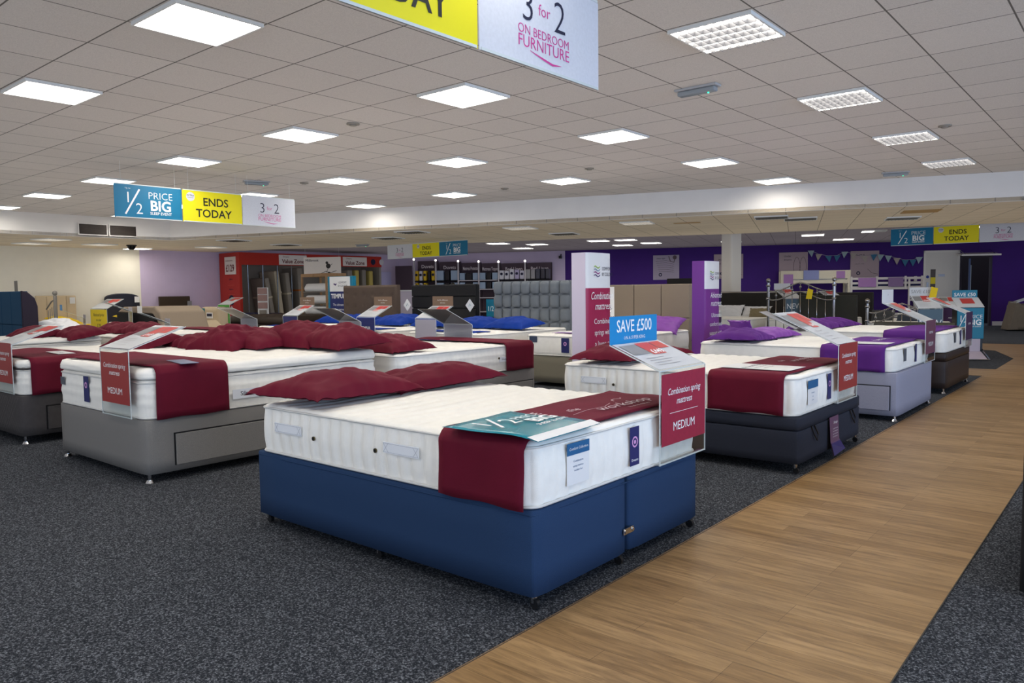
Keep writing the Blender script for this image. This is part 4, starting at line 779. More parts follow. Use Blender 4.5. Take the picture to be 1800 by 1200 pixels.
# display pillars
def pillar(label, x, y, z1, w, dpt, side, front, lines, logo_z=.86):
    t = thing('display_pillar', label, 'display pillar', (x, y, 0), 0)
    b = B(); pts = [(-dpt, -w / 2), (0, -w / 2)] + [(.035 * math.cos(math.pi / 2 * k / 5), w / 2 * math.sin(math.pi / 2 * k / 5)) for k in range(-5, 6)] + [(0, w / 2), (-dpt, w / 2)]
    b.poly(pts, 0, z1); obj('body', b, side, t)
    zs = z1 - .345; n = 10; b = B(); c2 = B()
    for k in range(n + 1):
        a = math.pi / 2 * (-1 + 2 * k / n) * .985; xx = .035 * math.cos(a) + .0025; yy = w / 2 * math.sin(a); b.v += [(xx, yy, .03), (xx, yy, zs)]; c2.v += [(xx, yy, zs), (xx, yy, z1 - .004)]
    f = [(2 * k, 2 * k + 2, 2 * k + 3, 2 * k + 1) for k in range(n)]; b.f = f; c2.f = f
    fr = obj('lower_graphic', b, front, t, smooth=True); up = obj('logo_panel', c2, WHITE, t, smooth=True)
    text(fr, lines, INKW, (.039, 0, zs), (0, 1, 0), (0, 0, 1))
    text(up, [('COMFORT', .045, .04, -.17 - 0, 0, 0, 'LEFT', .8), ('BY COLOUR', .045, .04, -.225, 0, 0, 'LEFT', .75)], INK, (.039, -.02, z1), (0, 1, 0), (0, 0, 1))
    for k, cc in enumerate(((150, 186, 60), (120, 150, 170), (150, 60, 130), (60, 40, 100))): swoosh(up, [(-.12 + .012 * q, -.14 - .028 * k + .010 * math.sin(q * .8)) for q in range(10)], [.002] + [.010] * 8 + [.002], mat('wave_%d' % k, cc, .5), (.039, 0, z1), (0, 1, 0), (0, 0, 1), 'wave_emblem')
    return t
pillar('white pillar with crimson panel reading Combination mattress', -4.2, 6.33, 1.625, .43, .16, mat('pillar_lilac_white', (206, 196, 214), .5), mat('pillar_crimson', (158, 24, 72), .45), [('Combination', .105, .02, -.11, 0, .3, 'CENTER', .72), ('mattress', .10, .04, -.21, 0, .3, 'CENTER', .85), ('Combines', .075, .03, -.35, 0), ('springs with', .075, .03, -.46, 0, 0, 'CENTER', .8), ('a layer of', .075, .03, -.57, 0), ('memory foam', .075, .03, -.68, 0, 0, 'CENTER', .75), ('for support', .075, .03, -.79, 0)])
pillar('purple pillar reading Advanced mattress', -4.2, 8.87, 1.60, .40, .16, mat('pillar_purple', (110, 50, 142), .45), mat('pillar_purple_front', (116, 44, 132), .45), [('Advanced', .10, .05, -.11, 0, .3, 'CENTER', .8), ('mattress', .10, .05, -.21, 0, .3, 'CENTER', .85), ('Ultimate', .075, .05, -.35, 0), ('comfort and', .075, .05, -.46, 0, 0, 'CENTER', .9), ('support with', .075, .05, -.57, 0, 0, 'CENTER', .9), ('advanced', .075, .05, -.68, 0), ('materials', .075, .05, -.79, 0)])
t = thing('price_card', 'tall white size and price card standing left of the taupe headboard', 'card', (-6.02, 9.3, .55), 0); b = B(); b.mm(-.13, .13, 0, .004, 0, .75); k = obj('sheet', b, WHITE, t); text(k, [('Double', .06, 0, .42, 0, .3), ('Superking', .06, -.0, .30, 0, .3), ('also in', .045, 0, .55, 0, .3)], INK, (0, 0, 0), (1, 0, 0), (0, 0, 1)); b = B(); b.mm(-.02, .02, 0, .02, -.55, .02); obj('stem', b, BLACKP, t)
# TEMPUR panel
t = thing('display_standee', 'navy and white TEMPUR display panel with teal edges', 'display panel', (-13.1, 10.0, 0), 0)
b = B(); b.mm(-.42, .42, 0, .10, 0, 1.61); obj('teal_body', b, TEAL, t, bev=.01)
b = B(); b.mm(-.34, .34, -.006, 0, .02, 1.29); k = obj('navy_graphic', b, TEMPN, t); text(k, [('TEMPUR', .13, -.06, -.14, .03), ('The ultimate', .07, -.06, -.30, 0), ('Tempur mattress', .07, -.06, -.40, 0, 0, 'CENTER', .85), ('conforms to you', .07, -.06, -.50, 0, 0, 'CENTER', .85)], INKW, (0, -.007, 1.29), (1, 0, 0), (0, 0, 1))
b = B(); b.mm(-.34, .34, -.007, 0, 1.29, 1.60); k = obj('logo_panel', b, WHITE, t); text(k, [('COMFORT', .055, .1, .17, 0), ('BY COLOUR', .055, .1, .10, 0)], INK, (0, -.008, 1.29), (1, 0, 0), (0, 0, 1)); swoosh(k, [(-.2 + .012 * q, .15 + .01 * math.sin(q)) for q in range(9)], .03, MATS['wave_3'], (0, -.008, 1.29), (1, 0, 0), (0, 0, 1))
# ------------------------------------------------------------------ red value zone bay against the left wall
VR = mat('value_red', (168, 40, 28), .5); STEEL = mat('steel_strip', (150, 156, 162), .3, .8); BAYB = mat('bay_back_grey', (132, 126, 118), .8)
t = thing('display_bay', 'large red Value Zone display bay against the lilac wall', 'display bay', (0, 0, 0), 0)
b = B(); b.mm(-21.55, -20.45, 12.02, 12.10, 0, 2.48); ep = obj('end_panel', b, VR, t)
b = B(); b.mm(-21.50, -20.9, 12.005, 12.02, 2.0, 2.36); k = obj('price_sign', b, WHITE, ep)
b = B(); b.mm(-21.22, -20.62, 12.0, 12.02, 1.84, 2.36); bpy.data.objects.remove(k); k = obj('price_sign', b, mat('sign_offwhite', (216, 208, 202), .5), ep, bev=.004); text(k, [('£129', .29, 0, -.17, .02, 0, 'CENTER', .8), ('mattresses from', .06, -.05, .13, 0)], mat('ink_darkred', (96, 22, 26), .6), (-20.92, 11.998, 2.10), (1, 0, 0), (0, 0, 1))
k = obj('round_emblem', disc((-20.92, 1.08), .15, (0, 12.018, 0), (1, 0, 0), (0, 0, 1), .004, 24), INK, ep); text(k, [('Sleep', .1, 0, -.03, 0, .3)], mat('ink_paleblue', (170, 190, 210), .5), (-20.92, 12.012, 1.08), (1, 0, 0), (0, 0, 1))
b = B(); b.ext([(0, -.13), (.09, 0), (0, .13), (-.09, 0)], (-20.92, 12.0, .78), (1, 0, 0), (0, 0, 1), (0, .018, 0)); obj('diamond_emblem', b, mat('emblem_grey', (188, 184, 190), .5), ep)
b = B()
for z in (1.52, 1.24, .56): b.mm(-21.1, -20.74, 12.014, 12.02, z, z + .006)
obj('divider_lines', b, mat('ink_salmon', (210, 110, 80), .5), ep)
text(ep, [('pillows', .07, 0, 1.68, 0), ('toppers', .07, 0, 1.38, 0)], INK, (-20.92, 12.012, 0), (1, 0, 0), (0, 0, 1))
b = B(); b.mm(-20.53, -20.45, 12.1, 17.4, 2.12, 2.48); fa = obj('fascia', b, VR, t)
for y0 in (13.35, 15.75):
    b = B(); b.mm(-20.45, -20.435, y0, y0 + 1.0, 2.14, 2.44); k = obj('fascia_sign', b, MATS['sign_offwhite'], fa, bev=.004); text(k, [('Value Zone', .17, 0, -.10, .02), ('Dreams', .07, -.25, .07, 0)], MATS['ink_darkred'], (-20.434, y0 + .5, 2.29), (0, 1, 0), (0, 0, 1))
    for q, (dy, mm_) in enumerate(((1.28, INK), (1.65, MATS['emblem_grey']))): obj('fascia_emblem', disc((y0 + dy, 2.29), .10, (-20.449, 0, 0), (0, 1, 0), (0, 0, 1), .004, 18), mm_, fa)
b = B(); b.mm(-21.55, -21.5, 12.1, 17.4, 0, 2.2); obj('back_panel', b, BAYB, t)
b = B(); b.mm(-21.55, -20.5, 17.34, 17.42, 0, 2.3); obj('end_panel', b, BAYB, t)
for y in (12.35, 12.85, 13.35, 13.85, 15.35): b = B(); b.cyl((-20.55, y, 0), (-20.55, y, 2.13), .018, n=8); obj('hanging_rail', b, STEEL, t)
MATB = mat('foam_beige', (176, 166, 146), .85); MATG = mat('foam_grey', (128, 122, 114), .85)
lean = [(-21.0, 13.55, .16, 1.95, .12, MATB, 'tall beige mattress leaning in the Value Zone bay'), (-20.95, 13.85, .14, 1.9, .10, MATG, 'grey-beige mattress second in the leaning stack of the Value Zone bay'), (-20.95, 14.25, .18, 2.05, .06, MATG, 'grey wrapped mattress with an orange band leaning in the Value Zone bay'),
        (-20.95, 15.65, .2, 1.9, .0, MATB, 'upright rolled mattress beside the bird poster'), (-20.95, 16.1, .2, 2.0, 0, MATG, 'upright white mattress right of the bird poster'), (-20.95, 16.4, .16, 2.0, 0, mat('foam_yellow', (176, 158, 88), .85), 'upright yellowish mattress right of the bird poster'), (-20.95, 16.7, .16, 2.02, 0, MATG, 'upright pale mattress next to the yellowish one'), (-20.95, 17.0, .16, 1.98, 0, MATS['foam_yellow'], 'upright yellow edged mattress at the end of the Value Zone bay'), (-20.95, 13.25, .14, 1.75, .18, MATG, 'grey mattress leaning behind the tall beige one')]
for x, y, th, h, rx, m_, lb in lean:
    b = B(); b.box((0, 0, h / 2), (.85, th, h)); o = obj('leaning_mattress', b, m_, bev=.03, seg=3); o.location = (x, y, .01); o.rotation_euler = (-rx * -1 * .9, 0, 0); tag(o, lb, 'mattress', 'mattresses upright in the value bay')
    q = B(); q.box((0, 0, h * .66), (.86, th + .01, .05)); obj('strap', q, mat('strap_orange', (170, 96, 40), .6) if 'orange' in lb else MATS['foam_beige'], o)
t = thing('hanging_poster', 'white Millbrook poster with a bird on a twig hung in front of the red fascia', 'poster', (-17.8, 13.0, 1.74), math.radians(30)); b = B(); b.mm(-.55, .55, 0, .01, 0, .52); k = obj('sheet', b, MATS['sign_offwhite'], t); text(k, [('Millbrook', .1, -.3, .4, 0)], INK, (0, -.002, 0), (1, 0, 0), (0, 0, 1))
q = stroke([(-.05, .06), (.1, .12), (.25, .08), (.42, .14)], .015, (0, -.001, 0), (1, 0, 0), (0, 0, 1)); stroke([(.12, .1), (.2, .25), (.3, .33)], .012, (0, -.001, 0), (1, 0, 0), (0, 0, 1), .001, q); disc((.18, .27), .07, (0, -.001, 0), (1, 0, 0), (0, 0, 1), .001, 10, q); disc((.14, .36), .04, (0, -.001, 0), (1, 0, 0), (0, 0, 1), .001, 10, q); disc((.2, .06), .05, (0, -.001, 0), (1, 0, 0), (0, 0, 1), .001, 10, q); obj('bird_drawing', q, mat('ink_charcoal', (50, 46, 46), .6), k)
b = B(); b.cyl((-.5, 0, .52), (-.5, 0, .78), .002, n=5); b.cyl((.5, 0, .52), (.5, 0, .78), .002, n=5); obj('cord', b, ACE, t)
# shelf of rolled duvets
t = thing('storage_rack', 'wooden topped rack holding white rolled duvets', 'rack', (-15.85, 11.6, 0), 0)
b = B(); b.mm(-.52, .52, -.3, .3, 1.66, 1.74); obj('top_board', b, mat('pale_plywood', (160, 126, 92), .6, nscale=12, namt=.1), t)
for x in (-.5, .5): b = B(); [b.mm(x - .02, x + .02, y - .02, y + .02, 0, 1.66) for y in (-.28, .28)]; obj('upright', b, MATS['pale_plywood'], t)
b = B(); [b.mm(-.5, .5, -.28, .28, z, z + .02) for z in (.45, .72, .99, 1.28)]; obj('shelf_boards', b, MATG, t)
for k, z in enumerate((.54, .83, 1.10, 1.41)):
    b, *_ = slab(.92, .5, .2, .08, 12, 8, 4, .07, .03); o = obj('rolled_duvet', b, PILW, smooth=True); o.location = (-15.85, 11.6, (.471, .741, 1.011, 1.301)[k]); tag(o, 'white rolled duvet on the rack, ' + ('lowest shelf', 'second shelf up', 'third shelf up', 'top shelf')[k], 'duvet', 'rolled duvets on the rack')
# brown leather bed in front of the bay
t = thing('ottoman_bed', 'dark brown leather bed frame with tufted top in front of the Value Zone bay', 'bed', (-15.6, 10.15, 0), 0)
b = B(); b.mm(-1.2, 1.5, -.8, .9, 0, .58); obj('frame', b, BROWNL, t, bev=.03); b, *_ = slab(2.3, 1.5, .2, .1, 30, 20, 4, .08, .02, lambda x, y: -.03 * abs(math.cos(math.pi * x / .25) * math.cos(math.pi * y / .25)) ** 2); obj('tufted_pad', shift(b, .2, 0, .58), mat('brown_pad', (44, 34, 28), .5), t, smooth=True)
t = thing('leaflet_rack', 'narrow white leaflet rack in front of the Value Zone rails', 'leaflet rack', (-18.1, 11.3, 0), .5)
b = B(); b.box((0, 0, .7), (.30, .03, 1.45)); obj('panel', b, WHITE, t); b = B(); [b.box((0, -.03, z), (.26, .03, .16)) for z in (.95, 1.15, 1.33)]; obj('leaflets', b, mat('leaflet_mix', (150, 120, 116), .5), t); b = B(); b.box((0, -.03, .68), (.2, .01, .30)); obj('dark_panel', b, BAYB, t)
for x, y, lb in ((-19.6, 11.9, 'left'), (-18.55, 11.9, 'right')):
    t = thing('pillow_pack', f'{lb} white boxed pillow pack with navy top in front of the Value Zone rails', 'pack', (x, y, .34), .4); b = B(); b.box((0, 0, .12), (.28, .2, .36)); obj('carton', b, mat('pack_white', (190, 190, 194), .5), t, bev=.02); b = B(); b.box((0, 0, .34), (.36, .3, .10)); obj('top_band', b, INK, t, bev=.02); b = B(); b.box((0, 0, -.2), (.7, .5, .28)); obj('pallet_box', b, BLK, t)

# ------------------------------------------------------------------ left corner: single headboards along the cream wall
L90 = math.pi / 2      # local -Y face turned towards +X
CRH = mat('cream_headboard', (206, 186, 154), .7); NVH = mat('dark_navy_leather', (36, 38, 52), .45); 
headboard('cream headboard with four vertical panels on the cream wall', 0, 0, .92, .3, 1.28, CRH, 'verticals', rz=L90, loc=(-21.42, 7.46, 0))
headboard('dark arched headboard with a white ticket on the cream wall', 0, 0, .92, .3, 1.32, NVH, 'arch', rz=L90, loc=(-21.42, 9.1, 0))
headboard('low dark brown headboard on the lilac wall', 0, 0, .90, .3, 1.22, mat('dark_brown_wood', (58, 46, 34), .5), 'plain', rz=L90, loc=(-21.42, 10.55, 0))
for y, z, lb in ((7.82, 1.15, 'cream'), (9.46, 1.15, 'dark arched'), (10.95, 1.0, 'low dark brown')):
    b = B(); b.box((0, 0, 0), (.006, .13, .16)); o = obj('price_ticket', b, WHITE if 'brown' not in lb else GREYP); o.location = (-21.37, y, z); tag(o, f'price ticket on the {lb} headboard', 'ticket')
for y, lb, ya in ((7.46, 'cream', 0), (9.1, 'dark arched', 0)):
    simplebed(f'below the {lb} headboard', -19.4, y, .9, 1.95, .35, .56, ('white divan base', WHITE), rz=0, seed=int(y * 5))
    pillow(f'yellow pillow against the {lb} headboard', (-20.9, y, .60), L90, YEL, .42, .26, .10, (0, .25), int(y * 7), 'yellow pillows', 'pillow')
    runner(f'yellow runner across the bed below the {lb} headboard', (-19.4, y, .354), 0, -.6, -.1, .9, .21, 0, YEL, seed=int(y), drops=(1, 0), yto=.3)
# navy winged headboard with white pillow
t = headboard('teal navy square-tufted headboard with curved wing at the left edge', -15.45, 4.6, 1.5, .2, 1.36, mat('teal_navy_fabric', (24, 66, 96), .8, nscale=200, namt=.08), 'panels')
b = B(); pts = [(0, .2), (.24, .2), (.24, 1.1), (.2, 1.24), (.1, 1.34), (0, 1.37)]; b.ext(pts, (.75, -.03, 0), (0, 1, 0), (0, 0, 1), (.05, 0, 0)); obj('wing', b, mat('plum_wing_fabric', (36, 26, 44), .7), t, bev=.01)
b = B(); b.box((0, 0, 0), (.16, .004, .2)); o = obj('price_ticket', b, BAYB); o.location = (-15.05, 4.62, 1.44); tag(o, 'dark price ticket standing on the teal navy headboard', 'ticket')
simplebed('behind the teal navy headboard', -15.45, 6.60, 1.45, 1.90, .35, .58, ('white divan base', WHITE), rz=-R, seed=88)
pillow('large white pillow right of the teal navy headboard', (-14.72, 5.25, .62), .1, PILW, .48, .32, .16, (0, .35), 89)
t = thing('metal_bed_end', 'dark metal bed end with ball finial behind the white pillow', 'bed frame', (-17.0, 5.9, 0), 0)
b = B(); b.cyl((0, 0, 0), (0, 0, 1.28), .035); b.ball((0, 0, 1.33), .05); obj('post', b, BAYB, t); b = B(); b.tube([(0, 0, 1.2), (-.2, 0, 1.16), (-.5, 0, 1.0)], .014, 8); [b.cyl((-.1 * k, 0, .4), (-.1 * k, 0, 1.1 - .03 * k), .008) for k in range(1, 5)]; obj('scroll_rail', b, BAYB, t)
# adjustable bed raised, chair bed, stands
t = thing('adjustable_bed', 'adjustable bed with raised beige mattress showing its black underside', 'bed', (-14.80, 7.1, 0), 0)
b = B(); b.ext([(-1.15, .93), (-.85, 1.04), (.45, 1.05), (.65, .95), (.85, .55), (.95, .45), (.95, .35), (.78, .35), (.55, .80), (.38, .91), (-.8, .92)], (0, -.45, 0), (1, 0, 0), (0, 0, 1), (0, .9, 0)); obj('raised_mattress', b, mat('beige_ticking', (142, 126, 108), .85), t, bev=.03, seg=3)
b = B(); b.ext([(-1.1, .92), (.40, .90), (.62, .72), (.2, .3), (-.9, .3)], (0, -.485, 0), (1, 0, 0), (0, 0, 1), (0, .9, 0)); obj('black_underside', b, mat('black_underside', (10, 9, 12), .9), t, bev=.01); b = B(); b.mm(-.9, .9, -.4, .4, 0, .3); obj('base', b, BLK, t)
t = thing('chair_bed', 'cream upholstered chair bed with headrest and black and white label', 'chair', (-15.28, 8.35, 0), 0); CRM = mat('cream_upholstery', (186, 168, 140), .8)
b = B(); b.mm(-.42, .36, -.10, .16, .3, 1.0); bk = obj('backrest', b, CRM, t, bev=.09, seg=4); b = B(); b.ext([(-.4, .5), (.35, .74), (.75, .50), (.75, .40), (-.4, .36)], (0, -.8, 0), (1, 0, 0), (0, 0, 1), (0, .7, 0)); obj('seat', b, CRM, t, bev=.05, seg=3); b = B(); b.mm(-.4, .7, -.75, 0, 0, .4); obj('base', b, CRM, t, bev=.03)
b = B(); b.mm(-.10, .14, -.108, -.10, .76, .88); k = obj('label_card', b, WHITE, bk); b = B(); b.mm(-.08, .12, -.111, -.108, .80, .86); obj('label_photo', b, INK, k)
b = B(); b.mm(-.42, -.18, -.108, -.10, .82, .97); obj('teal_card', b, mat('card_teal_grey', (58, 118, 124), .5), bk)
t = thing('sofa_end', 'pale cream sofa arm in front of the chair bed', 'sofa', (-12.25, 6.9, 0), 0); b = B(); b.mm(-.45, .35, -.3, .3, .2, .66); obj('arm', b, mat('pale_cream_fabric', (214, 202, 184), .85), t, bev=.08, seg=4); b = B(); b.mm(-.4, .3, -.25, .25, 0, .22); obj('base', b, CRM, t)
stand('green card price stand beside the red end panel', (-16.05, 9.02, .42), R, .50, .60, mat('card_green', (66, 150, 50), .45), None, slope=(.35, .16), ticket=False, cz=(.18, .6))
b = B(); b.mm(-16.4, -15.7, 9.06, 9.3, 0, .42); tag(obj('divan_base', b, CRM, bev=.05, seg=3), 'cream bed end under the green card stand', 'bed base')
stand('yellow notice with dark print in a clear stand before the cream wall', (-16.75, 6.62, .42), R, .82, .57, YELC, [('Reduced price', .09, 0, .42, 0, .3), ('to clear', .08, 0, .32, 0, .3), ('£199', .09, 0, .2, .01)], slope=(.35, .2), tm=INK, cz=(.05, .56), ticket=False)
b = B(); b.mm(-17.9, -16.2, 6.68, 8.0, 0, .42); tag(obj('divan_base', b, mat('white_base', (206, 200, 190), .8), bev=.04, seg=3), 'white bed base carrying the yellow notice', 'bed base')
b = B(); b.mm(-13.4, -12.5, 5.2, 6.17, 0, .42); tag(obj('divan_base', b, MATS['white_base'], bev=.04, seg=3), 'white bed base under the stand in front of the raised adjustable bed', 'bed base')
for x, y, hd, lb in ((-17.55, 6.64, CYAN, 'grey-sloped stand with small blue header left of the yellow notice'), (-15.0, 6.5, None, 'grey-sloped stand right of the yellow notice'), (-12.9, 6.2, WHITE, 'grey-sloped stand with white ticket in front of the raised adjustable bed')):
    stand(lb, (x, y, .60 if x == -15.0 else .425), R + 2.9, .40, .36, SILV, None, hd, None, slope=(.42, .18), plain=True, ticket=False, hh=.12)
# ------------------------------------------------------------------ bedding shelves along the lilac wall
SHB = mat('shelf_back_aubergine', (74, 60, 70), .7); SHW = mat('shelf_white', (196, 190, 194), .4)
def unit(label, x0, x1, z1, title, items, off=.55):
    x0 -= .30; x1 -= .30; a = bw(x0, off); w_ = (x1 - x0) / bx.x; t = thing('shelving_unit', label, 'shelving', (a.x, a.y, 0), BASE)
    b = B(); b.mm(0, w_, .40, .44, 0, z1); k = obj('back_panel', b, SHB, t)
    b = B(); b.mm(.02, w_ - .02, .36, .40, z1 - .30, z1); hd = obj('title_panel', b, SHB, t); text(hd, [(title, .17, 0, 0, .012, 0, 'CENTER', min(1, 8.5 / len(title)))], mat('ink_cream', (226, 216, 220), .5), (w_ / 2, .355, z1 - .26), (1, 0, 0), (0, 0, 1))
    b = B(); [b.mm(.02, w_ - .02, .02, .40, z, z + .03) for z in (.5, 1.0, 1.30, 1.62)]; obj('shelf_board', b, SHW if 'Mattress' in title else BLK, t)
    b = B(); b.mm(-.02, .02, 0, .06, 0, z1 + .02); obj('upright', b, SHW, t); b = B(); b.ball((0, .02, z1 + .05), .04, 8, 6); obj('spot_lamp', b, mat('spot_glow', (255, 246, 236), .5, emit=4), t)
    n = len(items)
    for q, (cc, wd, hh, lb) in enumerate(items):
        x = w_ * (q + .5) / n
        for row, z in ((0, 1.65), (1, 1.33)):
            if row and q >= 3: continue
            h2 = min(hh * .85, .36) if not row else .24
            b = B(); b.box((0, 0, h2 / 2), (w_ / n * wd, .22, h2)); o = obj('bedding_pack', b, mat('pack_%d_%d_%d' % cc, cc, .35), bev=.02, seg=2); p = Vector((a.x, a.y, 0)) + bx * x - bn * .17; o.location = (p.x, p.y, z + .002); o.rotation_euler = (0, 0, BASE)
            tag(o, f'{lb} pack, {["first", "second", "third", "fourth", "fifth"][q]} on the {"lower" if row else "upper"} shelf of the {label.split(" ")[0]} bedding unit', 'bedding pack', 'bedding packs on the shelves')
            if cc[0] > 150: k2 = obj('emblem', disc((0, h2 * .6), .05, (0, -.111, 0), (1, 0, 0), (0, 0, 1), .002, 10), INK, o)
Yc, Wc, Kc, Bc = (216, 176, 30), (206, 204, 212), (34, 30, 34), (150, 168, 190)
unit('leftmost Duvets shelving unit with yellow bedding packs', -20.55, -19.82, 2.38, 'Duvets', [(Yc, .7, .46, 'yellow'), (Wc, .7, .42, 'white'), (Yc, .7, .46, 'yellow'), (Kc, .6, .4, 'black'), (Yc, .8, .44, 'yellow')])
unit('second Duvets shelving unit with blue-white packs', -19.78, -19.03, 2.33, 'Duvets', [(Bc, 1.0, .44, 'blue-white'), (Kc, .6, .42, 'black'), (Bc, 1.0, .44, 'blue-white')])
unit('third shelving unit titled Mattress Protectors', -19.0, -18.32, 2.28, 'Mattress Protectors', [(Bc, .8, .3, 'pale blue'), (Kc, .9, .3, 'black'), (Bc, .8, .3, 'pale blue')])
unit('fourth shelving unit titled Mattress Toppers', -18.3, -17.66, 2.25, 'Mattress Toppers', [(Bc, .9, .3, 'pale blue'), (Kc, .7, .3, 'black'), (Bc, .9, .3, 'pale blue')])
unit('fifth shelving unit titled Bed Linen with white packs', -17.63, -16.78, 2.23, 'Bed Linen', [(Wc, .85, .38, 'white'), (Wc, .85, .36, 'white'), (Wc, .85, .42, 'white'), ((170, 160, 190), .85, .4, 'lilac'), ((190, 186, 200), .85, .36, 'grey-white')])
unit('sixth shelving unit titled Bed Linen with dark packs', -16.75, -15.95, 2.23, 'Bed Linen', [((150, 148, 150), .85, .4, 'grey'), ((140, 136, 140), .85, .4, 'grey'), ((60, 60, 74), .85, .42, 'dark blue'), ((52, 48, 60), .85, .44, 'dark'), ((60, 58, 70), .8, .4, 'dark')])
b = B(); b.poly([bxy(-21.45, .7), bxy(-20.86, .7), bxy(-20.86, .66), bxy(-21.45, .66)], 0, 2.2); tag(obj('screen_board', b, SHB), 'plain aubergine panel left of the duvet shelves', 'display panel')
b = B(); b.mm(-21.59, -21.57, 18.0, 18.8, 1.35, 2.0); o = obj('wall_poster', b, mat('poster_pale_lilac', (186, 180, 216), .5)); tag(o, 'pale lilac poster on the lilac wall right of the red bay', 'poster')
t = thing('display_counter', 'pale counter with a wall lamp left of the duvet shelves', 'counter', (-18.6, 17.0, 0), .3); b = B(); b.mm(-.6, .5, 0, .5, 0, 1.28); obj('carcass', b, mat('pale_lilac_counter', (206, 196, 210), .6), t); b = B(); b.mm(-.65, .55, -.03, .53, 1.28, 1.32); obj('top', b, WHITE, t)
# wooden crates / displays between the headboards
OAK = mat('light_oak', (160, 122, 74), .6, nscale=10, namt=.12)
t = thing('oak_shelf', 'oak shelf unit with black figurine seen between brown and black headboards', 'shelf', (-11.6, 11.5, 0), 0)
b = B(); b.mm(-.6, .45, 0, .4, .0, 1.12); obj('carcass', b, OAK, t); b = B(); b.mm(-.5, .4, -.005, .0, .78, .95); b.mm(-.5, .4, -.005, 0, .5, .7); obj('niche', b, SHB, t)
t = thing('figurine', 'small black antler figurine on the oak shelf between headboards', 'ornament', (-11.4, 11.65, 1.12), 0); b = B(); b.cyl((0, 0, 0), (0, 0, .03), .1); b.cyl((0, 0, .03), (0, 0, .25), .03, .02); b.ball((0, 0, .28), .05); obj('body', b, BLACKP, t); b = B(); b.tube([(0, 0, .15), (-.15, 0, .2), (-.3, 0, .17)], .012); b.tube([(0, 0, .2), (.12, 0, .12), (.2, 0, .02)], .012); obj('arms', b, BLACKP, t)
t = thing('oak_shelf', 'oak shelf with cream cushion between black and grey headboards', 'shelf', (-9.4, 11.6, 0), 0); b = B(); b.mm(-.45, .4, 0, .4, 0, 1.2); obj('carcass', b, OAK, t); b = B(); b.mm(-.38, .33, -.006, 0, 1.05, 1.16); obj('drawer_slats', b, mat('oak_dark', (110, 72, 34), .6), t)
pillow('cream cushion on the oak shelf between headboards', (-9.4, 11.8, 1.21), 0, mat('cream_cotton', (214, 204, 190), .8), .4, .2, .08, (0, 0), 90, cat='cushion', name='cushion')
for x, lb in ((-10.5, 'left'), (-9.85, 'right')):
    t = thing('slatted_chair', f'{lb} white chair back behind the black headboard', 'chair', (x, 13.2, 0), 0); b = B(); b.mm(-.28, .28, 0, .04, .6, 1.42); obj('backrest', b, CRM, t, bev=.02); b = B(); [b.mm(q - .03, q + .03, .04, .08, 0, 1.42) for q in (-.25, .25)]; obj('leg', b, SHB, t); b = B(); b.mm(-.28, .28, -.4, 0, .45, .5); obj('seat', b, CRM, t)
t = thing('sale_card', 'teal half price card left of the grey cube headboard', 'card', (-8.62, 9.75, .82), 0); b = B(); b.mm(-.13, .13, 0, .004, 0, .3); k = obj('sheet', b, TEAL, t); text(k, [('1/2', .12, -.03, .1, 0)], INKW, (0, -.001, 0), (1, 0, 0), (0, 0, 1)); b = B(); b.mm(-.01, .01, .004, .02, -.82, .05); obj('stem', b, BLACKP, t)
# ------------------------------------------------------------------ purple wall: posters, bunting, bunk beds
OAT = mat('poster_oatmeal', (166, 148, 152), .7); PG = mat('poster_grey_lilac', (158, 148, 166), .7)
def poster(label, x0, x1, z0, z1, m, lines, kind):
    a = bw(x0, .03); w_ = (x1 - x0) / bx.x; t = thing('wall_poster', label, 'poster', (a.x, a.y, z0), BASE); b = B(); b.mm(0, w_, 0, .02, 0, z1 - z0); k = obj('sheet', b, m, t); H = z1 - z0; F = (0, -.001, 0); X = (1, 0, 0); Z = (0, 0, 1)
    text(k, lines, INK, (w_ * .3, -.001, 0), X, Z)
    obj('round_mark', disc((w_ * .28, .17), .06, F, X, Z, .001, 16, None, .03), INK, k)
    q = B()
    if kind == 'feet':
        for c_ in (w_ * .62, w_ * .84):
            P = [(c_ + .10 * math.cos(a_) * (1 - .25 * math.sin(a_)), H * .5 + .26 * math.sin(a_)) for a_ in [2 * math.pi * i / 20 for i in range(21)]]; stroke(P, .012, F, X, Z, .001, q)
    elif kind == 'lines':
        for i in range(6): stroke([(w_ * .1 + i * .02, H * (.75 - .08 * i)), (w_ * .5, H * (.78 - .09 * i)), (w_ * .8, H * (.70 - .08 * i))], .01, F, X, Z, .001, q)
        P = [(w_ * .6, H * .95), (w_ * .66, H * .75), (w_ * .8, H * .7), (w_ * .85, H * .9)]; stroke(P, .03, F, X, Z, .001, q); disc((w_ * .83, H * .9), .07, F, X, Z, .001, 10, q)
    else: stroke([(w_ * .6, H * .35), (w_ * .75, H * .2), (w_ * .97, H * .15)], .012, F, X, Z, .001, q)
    if q.v: obj('line_drawing', q, mat('ink_greybrown', (92, 78, 84), .7), k)
poster('oatmeal poster with slanting sketch lines and a dark figure at centre of the purple wall', -13.07, -12.28, 1.56, 2.39, PG, [('sleep tight', .07, 0, .7, 0)], 'lines')
poster('pale poster peeping out behind the white display pillar', -15.3, -14.55, 1.45, 2.3, PG, [('dream', .09, .1, .6, 0)], 'curve')
poster('oatmeal poster half hidden by the white column', -11.25, -10.4, 1.56, 2.37, OAT, [('We will', .09, 0, .6, 0), ('care for you', .07, 0, .48, 0)], 'curve')
poster('oatmeal poster with two footprints outlined', -9.38, -8.58, 1.55, 2.38, OAT, [('Under', .09, 0, .68, 0), ('dreams', .08, 0, .57, 0)], 'feet')
